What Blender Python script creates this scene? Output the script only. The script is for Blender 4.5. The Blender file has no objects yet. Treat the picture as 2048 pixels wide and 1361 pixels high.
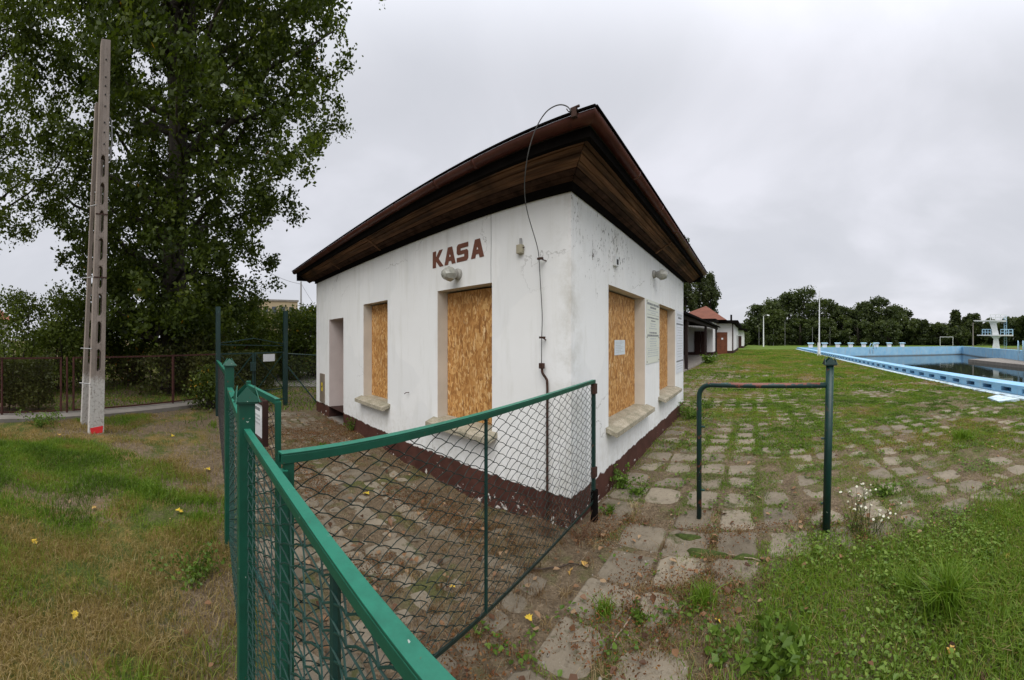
import bpy, math, random
import numpy as np
from mathutils import Vector, Matrix

# ------------------------------------------------------------------ camera, sky, sun, exposure
scene = bpy.context.scene
COL = scene.collection
F, PX0, PXV, HOR = 703.0, 1024.0, 1500.0, 680.0      # panorama: pixels per radian, centre, wall direction, horizon
YAW = (PXV - PX0) / F
CH = 1.6
cam_d = bpy.data.cameras.new('camera')
cam = bpy.data.objects.new('camera', cam_d)
COL.objects.link(cam)
cam.location = (0, 0, CH)
cam.rotation_euler = (math.pi / 2, 0, YAW)
cam_d.type = 'PANO'
cam_d.panorama_type = 'CENTRAL_CYLINDRICAL'
cam_d.central_cylindrical_range_u_min = -1024 / F
cam_d.central_cylindrical_range_u_max = 1024 / F
cam_d.central_cylindrical_range_v_min = -680.5 / F
cam_d.central_cylindrical_range_v_max = 680.5 / F
cam_d.central_cylindrical_radius = 1.0
cam_d.clip_start = 0.02
cam_d.clip_end = 3000
scene.camera = cam
scene.render.resolution_x, scene.render.resolution_y = 1024, 680

SUN_EL, SUN_AZ = math.radians(52), math.radians(148)     # azimuth from +Y towards +X
world = bpy.data.worlds.new('World')
scene.world = world
world.use_nodes = True
wn = world.node_tree
wn.nodes.clear()
def WN(t, **k):
    n = wn.nodes.new(t)
    for a, b in k.items(): setattr(n, a, b)
    return n
w_out = WN('ShaderNodeOutputWorld'); w_bg = WN('ShaderNodeBackground')
w_sky = WN('ShaderNodeTexSky', sky_type='NISHITA', sun_disc=False, sun_elevation=SUN_EL, sun_rotation=SUN_AZ, dust_density=3.0)
w_tc = WN('ShaderNodeTexCoord'); w_sep = WN('ShaderNodeSeparateXYZ')
wn.links.new(w_tc.outputs['Generated'], w_sep.inputs[0])
w_add = WN('ShaderNodeMath', operation='ADD'); w_add.inputs[1].default_value = 0.32
w_abs = WN('ShaderNodeMath', operation='ABSOLUTE'); wn.links.new(w_sep.outputs['Z'], w_abs.inputs[0])
wn.links.new(w_abs.outputs[0], w_add.inputs[0])
w_div = WN('ShaderNodeVectorMath', operation='DIVIDE')
w_cmb = WN('ShaderNodeCombineXYZ')
for i in range(3): wn.links.new(w_add.outputs[0], w_cmb.inputs[i])
wn.links.new(w_tc.outputs['Generated'], w_div.inputs[0]); wn.links.new(w_cmb.outputs[0], w_div.inputs[1])
w_n1 = WN('ShaderNodeTexNoise'); w_n1.inputs['Scale'].default_value = 1.35; w_n1.inputs['Detail'].default_value = 7
w_n1.inputs['Roughness'].default_value = 0.5; w_n1.inputs['Distortion'].default_value = 0.35
wn.links.new(w_div.outputs[0], w_n1.inputs['Vector'])
w_rmp = WN('ShaderNodeValToRGB')
e = w_rmp.color_ramp.elements
e[0].position = 0.30; e[0].color = (0.43, 0.44, 0.475, 1)
e[1].position = 0.70; e[1].color = (0.565, 0.568, 0.615, 1)
x = e.new(0.5); x.color = (0.468, 0.476, 0.512, 1)
wn.links.new(w_n1.outputs['Fac'], w_rmp.inputs[0])
# an overcast vault: evenly brighter towards the zenith, the same all round
w_zr = WN('ShaderNodeMapRange', interpolation_type='SMOOTHERSTEP'); w_zr.inputs['From Min'].default_value = 0.54; w_zr.inputs['From Max'].default_value = 1.0
w_zr.inputs['To Min'].default_value = 1.0; w_zr.inputs['To Max'].default_value = 2.8
wn.links.new(w_abs.outputs[0], w_zr.inputs['Value'])
w_sc = WN('ShaderNodeVectorMath', operation='SCALE')
wn.links.new(w_rmp.outputs[0], w_sc.inputs[0]); wn.links.new(w_zr.outputs[0], w_sc.inputs['Scale'])
w_ss = WN('ShaderNodeVectorMath', operation='SCALE'); w_ss.inputs['Scale'].default_value = 0.10
wn.links.new(w_sky.outputs[0], w_ss.inputs[0])
w_mix = WN('ShaderNodeMix', data_type='RGBA'); w_mix.inputs[0].default_value = 0.94
wn.links.new(w_ss.outputs[0], w_mix.inputs[6]); wn.links.new(w_sc.outputs[0], w_mix.inputs[7])
wn.links.new(w_mix.outputs[2], w_bg.inputs[0]); w_bg.inputs[1].default_value = 1.0
wn.links.new(w_bg.outputs[0], w_out.inputs[0])

sun_d = bpy.data.lights.new('sun', 'SUN'); sun_d.energy = 1.5; sun_d.angle = math.radians(50); sun_d.color = (1, 0.97, 0.92)
sun = bpy.data.objects.new('sun', sun_d); COL.objects.link(sun)
sdir = Vector((math.sin(SUN_AZ) * math.cos(SUN_EL), math.cos(SUN_AZ) * math.cos(SUN_EL), math.sin(SUN_EL)))
sun.rotation_euler = sdir.to_track_quat('Z', 'Y').to_euler(); sun.location = sdir * 30
vs = scene.view_settings
vs.view_transform = 'Standard'; vs.look = 'None'; vs.gamma = 1; vs.exposure = 0.6; vs.use_curve_mapping = False
scene.cycles.use_denoising = True
scene.cycles.max_bounces = 6; scene.cycles.transparent_max_bounces = 8

# ------------------------------------------------------------------ helpers
rnd = random.Random(7)
rng = np.random.default_rng(11)
R = math.radians
def tag(o, label=None, cat=None, group=None, kind=None):
    if label: o['label'] = label
    if cat: o['category'] = cat
    if group: o['group'] = group
    if kind: o['kind'] = kind
    return o
def empty(name, loc, label, cat, group=None):
    o = bpy.data.objects.new(name, None); COL.objects.link(o); o.location = loc
    o.empty_display_size = 0.1
    return tag(o, label, cat, group)
def link_mesh(name, me, m, parent=None, smooth=False):
    o = bpy.data.objects.new(name, me); COL.objects.link(o)
    if m:
        for q in (m if isinstance(m, (list, tuple)) else [m]): me.materials.append(q)
    if parent: o.parent = parent
    if smooth:
        me.polygons.foreach_set('use_smooth', [True] * len(me.polygons))
    return o
class MB:
    """collects shapes in world coordinates; build() links them as one mesh (made local to the parent)"""
    def __init__(s): s.v = []; s.f = []; s.mi = []
    def add(s, vs_, fs_, mi=0):
        b = len(s.v); s.v += [tuple(p) for p in vs_]; s.f += [tuple(i + b for i in q) for q in fs_]; s.mi += [mi] * len(fs_); return s
    def hexa(s, p, mi=0):      # 8 corners: bottom ring, top ring
        return s.add(p, [(3, 2, 1, 0), (4, 5, 6, 7), (0, 1, 5, 4), (1, 2, 6, 5), (2, 3, 7, 6), (3, 0, 4, 7)], mi)
    def box(s, x0, x1, y0, y1, z0, z1, mi=0):
        return s.hexa([(x0, y0, z0), (x1, y0, z0), (x1, y1, z0), (x0, y1, z0), (x0, y0, z1), (x1, y0, z1), (x1, y1, z1), (x0, y1, z1)], mi)
    def bar(s, a, b, w, h, mi=0, up=(0, 0, 1)):    # a straight bar of w x h section from a to b
        a, b = Vector(a), Vector(b); d = (b - a).normalized(); u = Vector(up)
        if abs(d.dot(u)) > 0.99: u = Vector((0, 1, 0))
        sd = d.cross(u).normalized(); u = sd.cross(d).normalized()
        p = []
        for q in (a, b):
            p += [q - sd * w / 2 - u * h / 2, q + sd * w / 2 - u * h / 2, q + sd * w / 2 + u * h / 2, q - sd * w / 2 + u * h / 2]
        return s.hexa(p, mi)
    def tube(s, pts, rad, n=8, mi=0, cap=True):
        pts = [Vector(p) for p in pts]; rs = rad if isinstance(rad, (list, tuple)) else [rad] * len(pts)
        vs_, fs_ = [], []; prev = None
        for i, p in enumerate(pts):
            d = (pts[min(i + 1, len(pts) - 1)] - pts[max(i - 1, 0)]).normalized()
            if prev is None:
                u = Vector((0, 0, 1)) if abs(d.z) < 0.9 else Vector((1, 0, 0))
            else: u = prev
            sd = d.cross(u).normalized(); u = sd.cross(d).normalized(); prev = u
            for k in range(n):
                a = 2 * math.pi * k / n
                vs_.append(p + (sd * math.cos(a) + u * math.sin(a)) * rs[i])
        for i in range(len(pts) - 1):
            for k in range(n):
                k2 = (k + 1) % n
                fs_.append((i * n + k, i * n + k2, (i + 1) * n + k2, (i + 1) * n + k))
        if cap:
            fs_.append(tuple(range(n))[::-1]); fs_.append(tuple((len(pts) - 1) * n + k for k in range(n)))
        return s.add(vs_, fs_, mi)
    def lathe(s, o, axis, prof, n=16, mi=0):      # prof: (distance along axis, radius)
        o = Vector(o); d = Vector(axis).normalized()
        u = Vector((0, 0, 1)) if abs(d.z) < 0.9 else Vector((1, 0, 0))
        sd = d.cross(u).normalized(); u = sd.cross(d)
        vs_, fs_ = [], []
        for t, r_ in prof:
            for k in range(n):
                a = 2 * math.pi * k / n; vs_.append(o + d * t + (sd * math.cos(a) + u * math.sin(a)) * r_)
        for i in range(len(prof) - 1):
            for k in range(n):
                k2 = (k + 1) % n; fs_.append((i * n + k, i * n + k2, (i + 1) * n + k2, (i + 1) * n + k))
        fs_.append(tuple(range(n))[::-1]); fs_.append(tuple((len(prof) - 1) * n + k for k in range(n)))
        return s.add(vs_, fs_, mi)
    def extrude(s, poly, to3, depth, mi=0):       # poly in 2-D, to3(u, v, w) gives the 3-D point
        n = len(poly)
        vs_ = [to3(u, v, 0) for u, v in poly] + [to3(u, v, depth) for u, v in poly]
        fs_ = [tuple(range(n)), tuple(range(2 * n - 1, n - 1, -1))] + [((i + 1) % n, i, n + i, n + (i + 1) % n) for i in range(n)]
        return s.add(vs_, fs_, mi)
    def build(s, name, m, parent=None, smooth=False, bevel=0):
        me = bpy.data.meshes.new(name)
        off = parent.location if parent else Vector((0, 0, 0))
        if parent and parent.parent: off = parent.location + parent.parent.location
        me.from_pydata([tuple(Vector(p) - off) for p in s.v], [], s.f)
        o = link_mesh(name, me, m, parent, smooth)
        if any(s.mi): me.polygons.foreach_set('material_index', s.mi)
        me.update()
        import bmesh
        bm = bmesh.new(); bm.from_mesh(me); bmesh.ops.recalc_face_normals(bm, faces=bm.faces); bm.to_mesh(me); bm.free()
        if bevel:
            b = o.modifiers.new('bevel', 'BEVEL'); b.width = bevel; b.segments = 2; b.limit_method = 'ANGLE'; b.angle_limit = R(40)
        return o
def raw_mesh(name, v, f, m, parent=None, tint=None, smooth=False):
    me = bpy.data.meshes.new(name); me.from_pydata(np.asarray(v, dtype=np.float32), [], np.asarray(f, dtype=np.int32))
    if tint is not None:
        a = me.attributes.new('tint', 'FLOAT', 'FACE'); a.data.foreach_set('value', np.asarray(tint, dtype=np.float32))
    return link_mesh(name, me, m, parent, smooth)
def ray(px, d, py=None):
    """point at ground distance d in the direction of picture column px"""
    p = (px - PXV) / F
    return Vector((d * math.sin(p), d * math.cos(p), CH - d * ((py if py is not None else HOR) - HOR) / F))

# ------------------------------------------------------------------ material helpers
class NT:
    def __init__(s, name, rough=0.8, spec=0.3):
        s.m = bpy.data.materials.new(name); s.m.use_nodes = True; s.nt = s.m.node_tree
        s.b = s.nt.nodes['Principled BSDF']; s.out = s.nt.nodes['Material Output']
        s.b.inputs['Roughness'].default_value = rough; s.b.inputs['Specular IOR Level'].default_value = spec
        g = s.nt.nodes.new('ShaderNodeNewGeometry'); s.pos = g.outputs['Position']; s.geo = g
    def n(s, t, **k):
        q = s.nt.nodes.new(t)
        for a, b in k.items(): setattr(q, a, b)
        return q
    def lk(s, a, b):
        if hasattr(a, 'is_linked') or hasattr(a, 'links'): s.nt.links.new(a, b)
        else: b.default_value = a
    def scale(s, vec, sc):
        q = s.n('ShaderNodeVectorMath', operation='MULTIPLY'); s.lk(vec, q.inputs[0]); q.inputs[1].default_value = sc; return q.outputs[0]
    def noise(s, sc, det=4, rough=0.55, vec=None, dist=0, out='Fac'):
        q = s.n('ShaderNodeTexNoise'); s.lk(vec if vec is not None else s.pos, q.inputs['Vector'])
        q.inputs['Scale'].default_value = sc; q.inputs['Detail'].default_value = det; q.inputs['Roughness'].default_value = rough
        q.inputs['Distortion'].default_value = dist
        return q.outputs[out]
    def voro(s, sc, vec=None, feature='F1', out='Color', rnd_=1.0):
        q = s.n('ShaderNodeTexVoronoi', feature=feature); s.lk(vec if vec is not None else s.pos, q.inputs['Vector'])
        q.inputs['Scale'].default_value = sc; q.inputs['Randomness'].default_value = rnd_
        return q.outputs[out]
    def ramp(s, fac, stops, interp='LINEAR'):
        q = s.n('ShaderNodeValToRGB'); s.lk(fac, q.inputs[0]); q.color_ramp.interpolation = interp
        el = q.color_ramp.elements
        for i, (p, c) in enumerate(stops):
            x_ = el[i] if i < 2 else el.new(p)
            x_.position = p; x_.color = (*c, 1) if len(c) == 3 else c
        return q.outputs[0]
    def step(s, fac, a, b):
        q = s.n('ShaderNodeMapRange'); s.lk(fac, q.inputs['Value']); q.inputs['From Min'].default_value = a; q.inputs['From Max'].default_value = b
        return q.outputs[0]
    def mix(s, fac, a, b, mode='MIX'):
        q = s.n('ShaderNodeMix', data_type='RGBA', blend_type=mode); s.lk(fac, q.inputs[0])
        for v_, i in ((a, 6), (b, 7)):
            s.lk((*v_, 1) if isinstance(v_, tuple) and len(v_) == 3 else v_, q.inputs[i])
        return q.outputs[2]
    def math(s, op, a, b=0.0, clamp=False):
        q = s.n('ShaderNodeMath', operation=op, use_clamp=clamp); s.lk(a, q.inputs[0]); s.lk(b, q.inputs[1]); return q.outputs[0]
    def xyz(s, vec=None):
        q = s.n('ShaderNodeSeparateXYZ'); s.lk(vec if vec is not None else s.pos, q.inputs[0]); return q.outputs
    def col(s, c): s.lk((*c, 1) if isinstance(c, tuple) and len(c) == 3 else c, s.b.inputs['Base Color']); return s
    def rough(s, r): s.lk(r, s.b.inputs['Roughness']); return s
    def bump(s, h, st=0.3, dist=0.01):
        q = s.n('ShaderNodeBump'); s.lk(h, q.inputs['Height']); q.inputs['Strength'].default_value = st; q.inputs['Distance'].default_value = dist
        s.lk(q.outputs[0], s.b.inputs['Normal']); return s
    def objrand(s):
        return s.n('ShaderNodeObjectInfo').outputs['Random']
    def attr(s, nm):
        return s.n('ShaderNodeAttribute', attribute_name=nm).outputs['Fac']

def plain(name, c, rough=0.7, var=0.25, sc=6, spec=0.3, bump=0.15, metal=0):
    t = NT(name, rough, spec); t.b.inputs['Metallic'].default_value = metal
    n1 = t.noise(sc, 6, 0.6); n2 = t.noise(sc * 9, 4, 0.6)
    c1 = tuple(k * (1 - var) for k in c); c2 = tuple(min(1, k * (1 + var)) for k in c)
    t.col(t.mix(t.step(n1, 0.3, 0.7), c1, c2)); t.bump(n2, bump, 0.004)
    return t.m

def wall_material(name, peel):
    t = NT(name, 0.85, 0.2)
    x_, y_, z_ = t.xyz()
    st = t.noise(1.1, 6, 0.6); fine = t.noise(14, 5, 0.65)
    streak = t.noise(3.0, 5, 0.6, vec=t.scale(t.pos, (2.6, 2.6, 0.35)))
    white = t.mix(t.step(st, 0.35, 0.75), (0.83, 0.84, 0.84), (0.78, 0.785, 0.775))
    white = t.mix(t.math('MULTIPLY', t.step(streak, 0.52, 0.78), 0.5), white, (0.60, 0.60, 0.55))
    white = t.mix(t.math('MULTIPLY', t.step(t.noise(0.75, 3, 0.5), 0.50, 0.515), 0.35), white, (0.72, 0.735, 0.74))
    # splash dirt low on the wall
    low = t.math('MULTIPLY', t.step(z_, 0.75, 0.2), t.step(fine, 0.42, 0.7))
    white = t.mix(t.math('MULTIPLY', low, 0.5), white, (0.50, 0.48, 0.42))
    run = t.noise(2.2, 5, 0.6, vec=t.scale(t.pos, (5.5, 5.5, 0.25)))
    white = t.mix(t.math('MULTIPLY', t.math('MULTIPLY', t.step(z_, 2.2, 2.85), t.step(run, 0.50, 0.72)), 0.3), white, (0.46, 0.45, 0.42))
    cw = t.n('ShaderNodeVectorMath', operation='MULTIPLY_ADD'); t.lk(t.noise(2.5, 5, 0.65, out='Color'), cw.inputs[0]); cw.inputs[1].default_value = (0.5, 0.5, 0.5); t.lk(t.pos, cw.inputs[2])
    ck = t.voro(0.9, vec=cw.outputs[0], feature='DISTANCE_TO_EDGE', out='Distance')
    white = t.mix(t.math('MULTIPLY', t.math('MULTIPLY', t.step(ck, 0.006, 0.002), t.step(t.noise(0.8, 3, 0.5), 0.52, 0.6)), 0.6), white, (0.30, 0.29, 0.27))
    # old flakes and scratches
    sv = t.scale(t.pos, (1.0, 1.0, 0.42))
    fl = t.noise(27 if peel else 16, 4, 0.6, vec=sv, dist=1.2); zone = t.noise(1.7, 3, 0.5)
    thr = t.math('ADD', fl, t.math('MULTIPLY', zone, 0.35 if peel else 0.22))
    if peel:
        hi = t.math('MULTIPLY', t.step(z_, 2.0, 2.5), 0.085)
        thr = t.math('ADD', thr, hi)
        white = t.mix(t.step(thr, 0.925, 0.94), white, (0.12, 0.11, 0.10))
        white = t.mix(t.math('MULTIPLY', t.step(thr, 0.84, 0.92), 0.22), white, (0.5, 0.5, 0.5))
    else:
        white = t.mix(t.step(thr, 0.86, 0.90), white, (0.42, 0.41, 0.38))
    # grimy corner edge
    cx = t.math('ADD', t.math('ABSOLUTE', t.math('ADD', x_, 1.482)), t.math('ABSOLUTE', t.math('SUBTRACT', y_, 2.655)))
    grime = t.math('MULTIPLY', t.step(cx, 0.30, 0.02), t.step(t.noise(5, 6, 0.7), 0.42, 0.72))
    white = t.mix(t.math('MULTIPLY', grime, 0.55), white, (0.42, 0.40, 0.33))
    # brown plinth paint with a ragged edge, flaked off near the ground
    edge = t.math('ADD', z_, t.math('MULTIPLY', t.math('SUBTRACT', t.noise(9, 5, 0.65), 0.5), 0.10))
    edge = t.math('ADD', edge, t.math('MULTIPLY', t.math('SUBTRACT', t.noise(2.1, 2, 0.5), 0.5), 0.07))
    brown = t.mix(t.step(t.noise(7, 5, 0.6), 0.35, 0.7), (0.060, 0.026, 0.020), (0.098, 0.042, 0.032))
    flake = t.noise(11, 5, 0.7, dist=0.4)
    lowz = t.step(z_, 0.14, -0.06)
    near = t.step(cx, 1.6, 0.3)
    fk = t.math('ADD', flake, t.math('MULTIPLY', lowz, 0.13))
    fk = t.math('ADD', fk, t.math('MULTIPLY', near, 0.045))
    brown = t.mix(t.step(fk, 0.70, 0.715), brown, (0.62, 0.60, 0.56))
    isb = t.step(edge, 0.232, 0.224)
    t.col(t.mix(isb, white, brown))
    t.rough(t.math('SUBTRACT', 0.9, t.math('MULTIPLY', isb, 0.25)))
    h = t.math('ADD', t.math('MULTIPLY', fine, 0.5), t.math('MULTIPLY', isb, 0.3))
    t.bump(h, 0.25, 0.006)
    return t.m

def osb_material():
    t = NT('osb_board', 0.62, 0.25)
    off = t.n('ShaderNodeVectorMath', operation='ADD'); t.lk(t.pos, off.inputs[0])
    q = t.n('ShaderNodeCombineXYZ'); orr = t.math('MULTIPLY', t.objrand(), 7.0); t.lk(orr, q.inputs[0]); t.lk(orr, q.inputs[2]); t.lk(q.outputs[0], off.inputs[1])
    p = off.outputs[0]
    dist = t.noise(5, 3, 0.5, vec=p, out='Color')
    pd = t.n('ShaderNodeVectorMath', operation='MULTIPLY_ADD'); t.lk(dist, pd.inputs[0]); pd.inputs[1].default_value = (0.09, 0.09, 0.09); t.lk(p, pd.inputs[2])
    v1 = t.voro(1, vec=t.scale(pd.outputs[0], (70, 70, 13))); g1 = t.xyz(v1)[0]
    v2 = t.voro(1, vec=t.scale(pd.outputs[0], (36, 36, 26))); g2 = t.xyz(v2)[1]
    v3 = t.voro(1, vec=t.scale(pd.outputs[0], (48, 48, 10))); g3 = t.xyz(v3)[2]
    c1 = t.ramp(g1, [(0.0, (0.24, 0.105, 0.032)), (0.45, (0.46, 0.215, 0.062)), (0.8, (0.63, 0.36, 0.13)), (1.0, (0.80, 0.58, 0.32))])
    c2 = t.ramp(g2, [(0.0, (0.30, 0.14, 0.045)), (0.5, (0.50, 0.25, 0.08)), (1.0, (0.68, 0.42, 0.17))])
    c = t.mix(t.step(g3, 0.45, 0.5), c1, c2)
    big = t.noise(2.2, 4, 0.6, vec=p)
    c = t.mix(t.math('MULTIPLY', t.step(big, 0.42, 0.7), 0.4), c, (0.30, 0.13, 0.035))
    t.col(c); t.bump(g1, 0.35, 0.003)
    return t.m

def leaf_material(name, stops, trans=0.35):
    t = NT(name, 0.6, 0.25)
    tint = t.attr('tint')
    c = t.ramp(tint, stops)
    d = t.n('ShaderNodeBsdfDiffuse'); tr = t.n('ShaderNodeBsdfTranslucent'); gl = t.n('ShaderNodeBsdfGlossy'); gl.inputs['Roughness'].default_value = 0.45
    t.lk(c, d.inputs[0])
    c2 = t.mix(1.0, c, (1.2, 1.25, 0.5), 'MULTIPLY'); t.lk(c2, tr.inputs[0])
    m1 = t.n('ShaderNodeMixShader'); m1.inputs[0].default_value = trans
    t.lk(d.outputs[0], m1.inputs[1]); t.lk(tr.outputs[0], m1.inputs[2])
    m2 = t.n('ShaderNodeMixShader'); m2.inputs[0].default_value = 0.018
    t.lk(m1.outputs[0], m2.inputs[1]); t.lk(gl.outputs[0], m2.inputs[2])
    t.lk(m2.outputs[0], t.out.inputs[0])
    return t.m

MAT = {}
MAT['wall_l'] = wall_material('white_plaster', False)
MAT['wall_r'] = wall_material('peeling_plaster', True)
MAT['osb'] = osb_material()
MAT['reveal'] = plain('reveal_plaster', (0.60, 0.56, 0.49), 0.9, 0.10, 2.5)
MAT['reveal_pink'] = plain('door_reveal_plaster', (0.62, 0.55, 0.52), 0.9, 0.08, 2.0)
def sill_material():
    t = NT('terrazzo', 0.85, 0.2)
    n1 = t.noise(3, 5, 0.6); sp = t.noise(90, 2, 0.5)
    c = t.mix(t.step(n1, 0.35, 0.7), (0.42, 0.37, 0.28), (0.33, 0.30, 0.23))
    c = t.mix(t.step(sp, 0.55, 0.68), c, (0.56, 0.52, 0.44)); c = t.mix(t.step(sp, 0.42, 0.32), c, (0.20, 0.18, 0.13))
    n = t.xyz(t.geo.outputs['Normal'])[2]
    c = t.mix(t.math('MULTIPLY', t.step(t.noise(7, 6, 0.7), 0.42, 0.64), 0.6), c, (0.17, 0.165, 0.11))
    t.col(c); t.bump(sp, 0.4, 0.003); return t.m
MAT['sill'] = sill_material()
def board_material(axis):
    t = NT('weathered_board_' + axis, 0.75, 0.2)
    sc = (0.9, 16, 16) if axis == 'x' else (16, 0.9, 16)
    p = t.scale(t.pos, sc)
    g = t.noise(2.2, 6, 0.65, vec=p); g2 = t.noise(0.8, 5, 0.6, vec=p); pat = t.noise(1.3, 4, 0.6)
    c = t.ramp(g, [(0.25, (0.045, 0.024, 0.015)), (0.5, (0.17, 0.084, 0.045)), (0.8, (0.38, 0.20, 0.11))])
    c = t.mix(t.math('MULTIPLY', t.step(g2, 0.5, 0.66), 0.7), c, (0.02, 0.011, 0.007))
    c = t.mix(t.math('MULTIPLY', t.step(t.math('ADD', pat, t.math('MULTIPLY', g, 0.25)), 0.62, 0.80), 0.85), c, (0.016, 0.012, 0.009))
    c = t.mix(t.math('MULTIPLY', t.step(t.noise(2.0, 6, 0.7, vec=p), 0.60, 0.70), 0.6), c, (0.24, 0.19, 0.15))
    c = t.mix(t.math('MULTIPLY', t.objrand(), 0.55), c, (0.03, 0.016, 0.01))
    t.col(c); t.bump(g, 0.5, 0.004); return t.m
MAT['board_x'] = board_material('x'); MAT['board_y'] = board_material('y')
MAT['board_shade'] = plain('shade_toned_board', (0.048, 0.026, 0.018), 0.85, 0.6, 9, 0.1)  # shade next to the wall, put into the colour of the innermost boards
MAT['tar_shade'] = plain('tar_and_shade_black', (0.006, 0.005, 0.0045), 0.95, 0.3, 5, 0.03)  # near-black felt and iron; on the fascia it carries the shadow as colour
def gutter_material():
    t = NT('painted_gutter', 0.42, 0.4)
    n = t.noise(4, 6, 0.65); n2 = t.noise(26, 5, 0.7)
    c = t.mix(t.step(n, 0.35, 0.7), (0.075, 0.024, 0.018), (0.13, 0.045, 0.032))
    c = t.mix(t.step(t.math('ADD', n2, t.math('MULTIPLY', n, 0.3)), 0.86, 0.88), c, (0.5, 0.48, 0.46))
    c = t.mix(t.step(t.noise(9, 5, 0.6), 0.6, 0.75), c, (0.035, 0.016, 0.012))
    t.col(c); t.bump(n2, 0.15, 0.003); return t.m
MAT['gutter'] = gutter_material()
MAT['roof'] = plain('bitumen_roof', (0.06, 0.055, 0.055), 0.95, 0.3, 4)
def green_material(name, c, chip=0.0, rust=None):
    t = NT(name, 0.38, 0.45)
    n = t.noise(5, 5, 0.6); n2 = t.noise(60, 4, 0.6)
    k = t.mix(t.step(n, 0.3, 0.7), tuple(a * 0.82 for a in c), tuple(a * 1.15 for a in c))
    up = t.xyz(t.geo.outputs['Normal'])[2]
    k = t.mix(t.math('MULTIPLY', t.step(up, 0.5, 0.95), 0.75), k, (c[0] * 2.0 + 0.012, c[1] * 2.9, c[2] * 3.1))     # lighter green on upper faces
    k = t.mix(t.step(t.noise(40, 4, 0.6), 0.70, 0.715), k, (0.42, 0.47, 0.42))
    k = t.mix(t.step(t.noise(15, 6, 0.72), 0.655, 0.675), k, (0.14, 0.060, 0.030))
    k = t.mix(t.math('MULTIPLY', t.step(t.noise(9, 6, 0.7), 0.48, 0.75), 0.5), k, tuple(a * 0.45 for a in c))
    if rust is not None:
        k = t.mix(t.math('MULTIPLY', t.step(t.math('ADD', t.noise(6, 5, 0.7), t.math('MULTIPLY', t.step(up, 0.0, 0.9), 0.12)), 0.56, 0.60), rust), k, (0.20, 0.055, 0.035))
    t.col(k); t.rough(t.math('ADD', 0.32, t.math('MULTIPLY', n2, 0.25))); t.bump(n2, 0.1, 0.002)
    return t.m
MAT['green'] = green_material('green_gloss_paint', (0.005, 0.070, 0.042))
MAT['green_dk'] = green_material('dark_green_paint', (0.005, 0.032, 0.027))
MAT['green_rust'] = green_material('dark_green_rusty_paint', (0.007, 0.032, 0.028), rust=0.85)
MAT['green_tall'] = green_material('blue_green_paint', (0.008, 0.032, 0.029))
MAT['wire'] = plain('plastic_coated_wire', (0.007, 0.020, 0.016), 0.45, 0.3, 20)
MAT['wire_lt'] = plain('galvanised_green_wire', (0.013, 0.042, 0.034), 0.4, 0.3, 20)
MAT['wire_dk'] = plain('dull_wire', (0.030, 0.028, 0.026), 0.6, 0.3, 20)
MAT['rust'] = plain('rusty_iron', (0.050, 0.024, 0.017), 0.8, 0.4, 30)
MAT['rust_red'] = plain('red_brown_fence_paint', (0.062, 0.021, 0.016), 0.7, 0.45, 12)
MAT['dkbrown'] = plain('dark_brown_wood', (0.038, 0.016, 0.012), 0.7, 0.35, 6)
MAT['brown_paint'] = plain('brown_letter_paint', (0.155, 0.062, 0.040), 0.6, 0.12, 6)
MAT['paper'] = plain('paper', (0.72, 0.74, 0.76), 0.8, 0.05, 8)
MAT['paper_grey'] = plain('grey_blue_paper', (0.62, 0.68, 0.72), 0.8, 0.08, 20)
MAT['ink'] = plain('ink', (0.20, 0.21, 0.22), 0.8, 0.1, 8)
MAT['ink_lt'] = plain('faded_ink', (0.48, 0.51, 0.52), 0.8, 0.1, 8)
MAT['cream'] = plain('cream_enamel', (0.67, 0.69, 0.61), 0.5, 0.05, 3)
MAT['wboard'] = plain('white_enamel', (0.70, 0.72, 0.77), 0.5, 0.05, 3)
MAT['lampglass'] = plain('frosted_lamp_glass', (0.34, 0.34, 0.30), 0.3, 0.25, 25, 0.5)
MAT['lampbase'] = plain('grey_porcelain', (0.36, 0.35, 0.32), 0.5, 0.2, 12)
MAT['box'] = plain('cream_plastic_box', (0.36, 0.33, 0.24), 0.6, 0.2, 12)
MAT['metal'] = plain('grey_metal', (0.28, 0.28, 0.28), 0.45, 0.25, 15, 0.5)
MAT['cable'] = plain('grey_steel_wire', (0.10, 0.10, 0.10), 0.5, 0.3, 20)
MAT['black'] = plain('black_plastic', (0.02, 0.02, 0.02), 0.6, 0.2, 12)
MAT['yellow'] = plain('yellow_warning', (0.60, 0.46, 0.03), 0.6, 0.1, 12)
MAT['steelbox'] = plain('grey_brown_steel_door', (0.20, 0.165, 0.13), 0.6, 0.2, 8)
MAT['redspray'] = plain('red_spray_paint', (0.72, 0.035, 0.04), 0.7, 0.1, 12)
MAT['white_far'] = plain('white_render', (0.74, 0.74, 0.74), 0.9, 0.06, 0.8)
MAT['redroof'] = plain('red_roof_sheet', (0.155, 0.056, 0.034), 0.85, 0.2, 1.2)
MAT['door_br'] = plain('brown_door', (0.145, 0.048, 0.022), 0.55, 0.3, 2.5)
MAT['veranda'] = plain('dark_veranda_wood', (0.022, 0.013, 0.011), 0.8, 0.3, 4)
MAT['concrete'] = plain('concrete', (0.22, 0.20, 0.175), 0.95, 0.2, 3)
MAT['bark'] = plain('dark_bark', (0.045, 0.038, 0.030), 0.95, 0.4, 5, bump=0.6)
MAT['yellow_block'] = plain('yellow_render', (0.42, 0.34, 0.22), 0.9, 0.1, 0.4)
MAT['pane'] = plain('dark_pane', (0.05, 0.06, 0.07), 0.15, 0.2, 2, 0.6)
MAT['brick'] = plain('brick_red_sheet', (0.20, 0.075, 0.045), 0.9, 0.2, 2)
MAT['white_paint'] = plain('white_paint', (0.72, 0.74, 0.74), 0.6, 0.1, 3)
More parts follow.
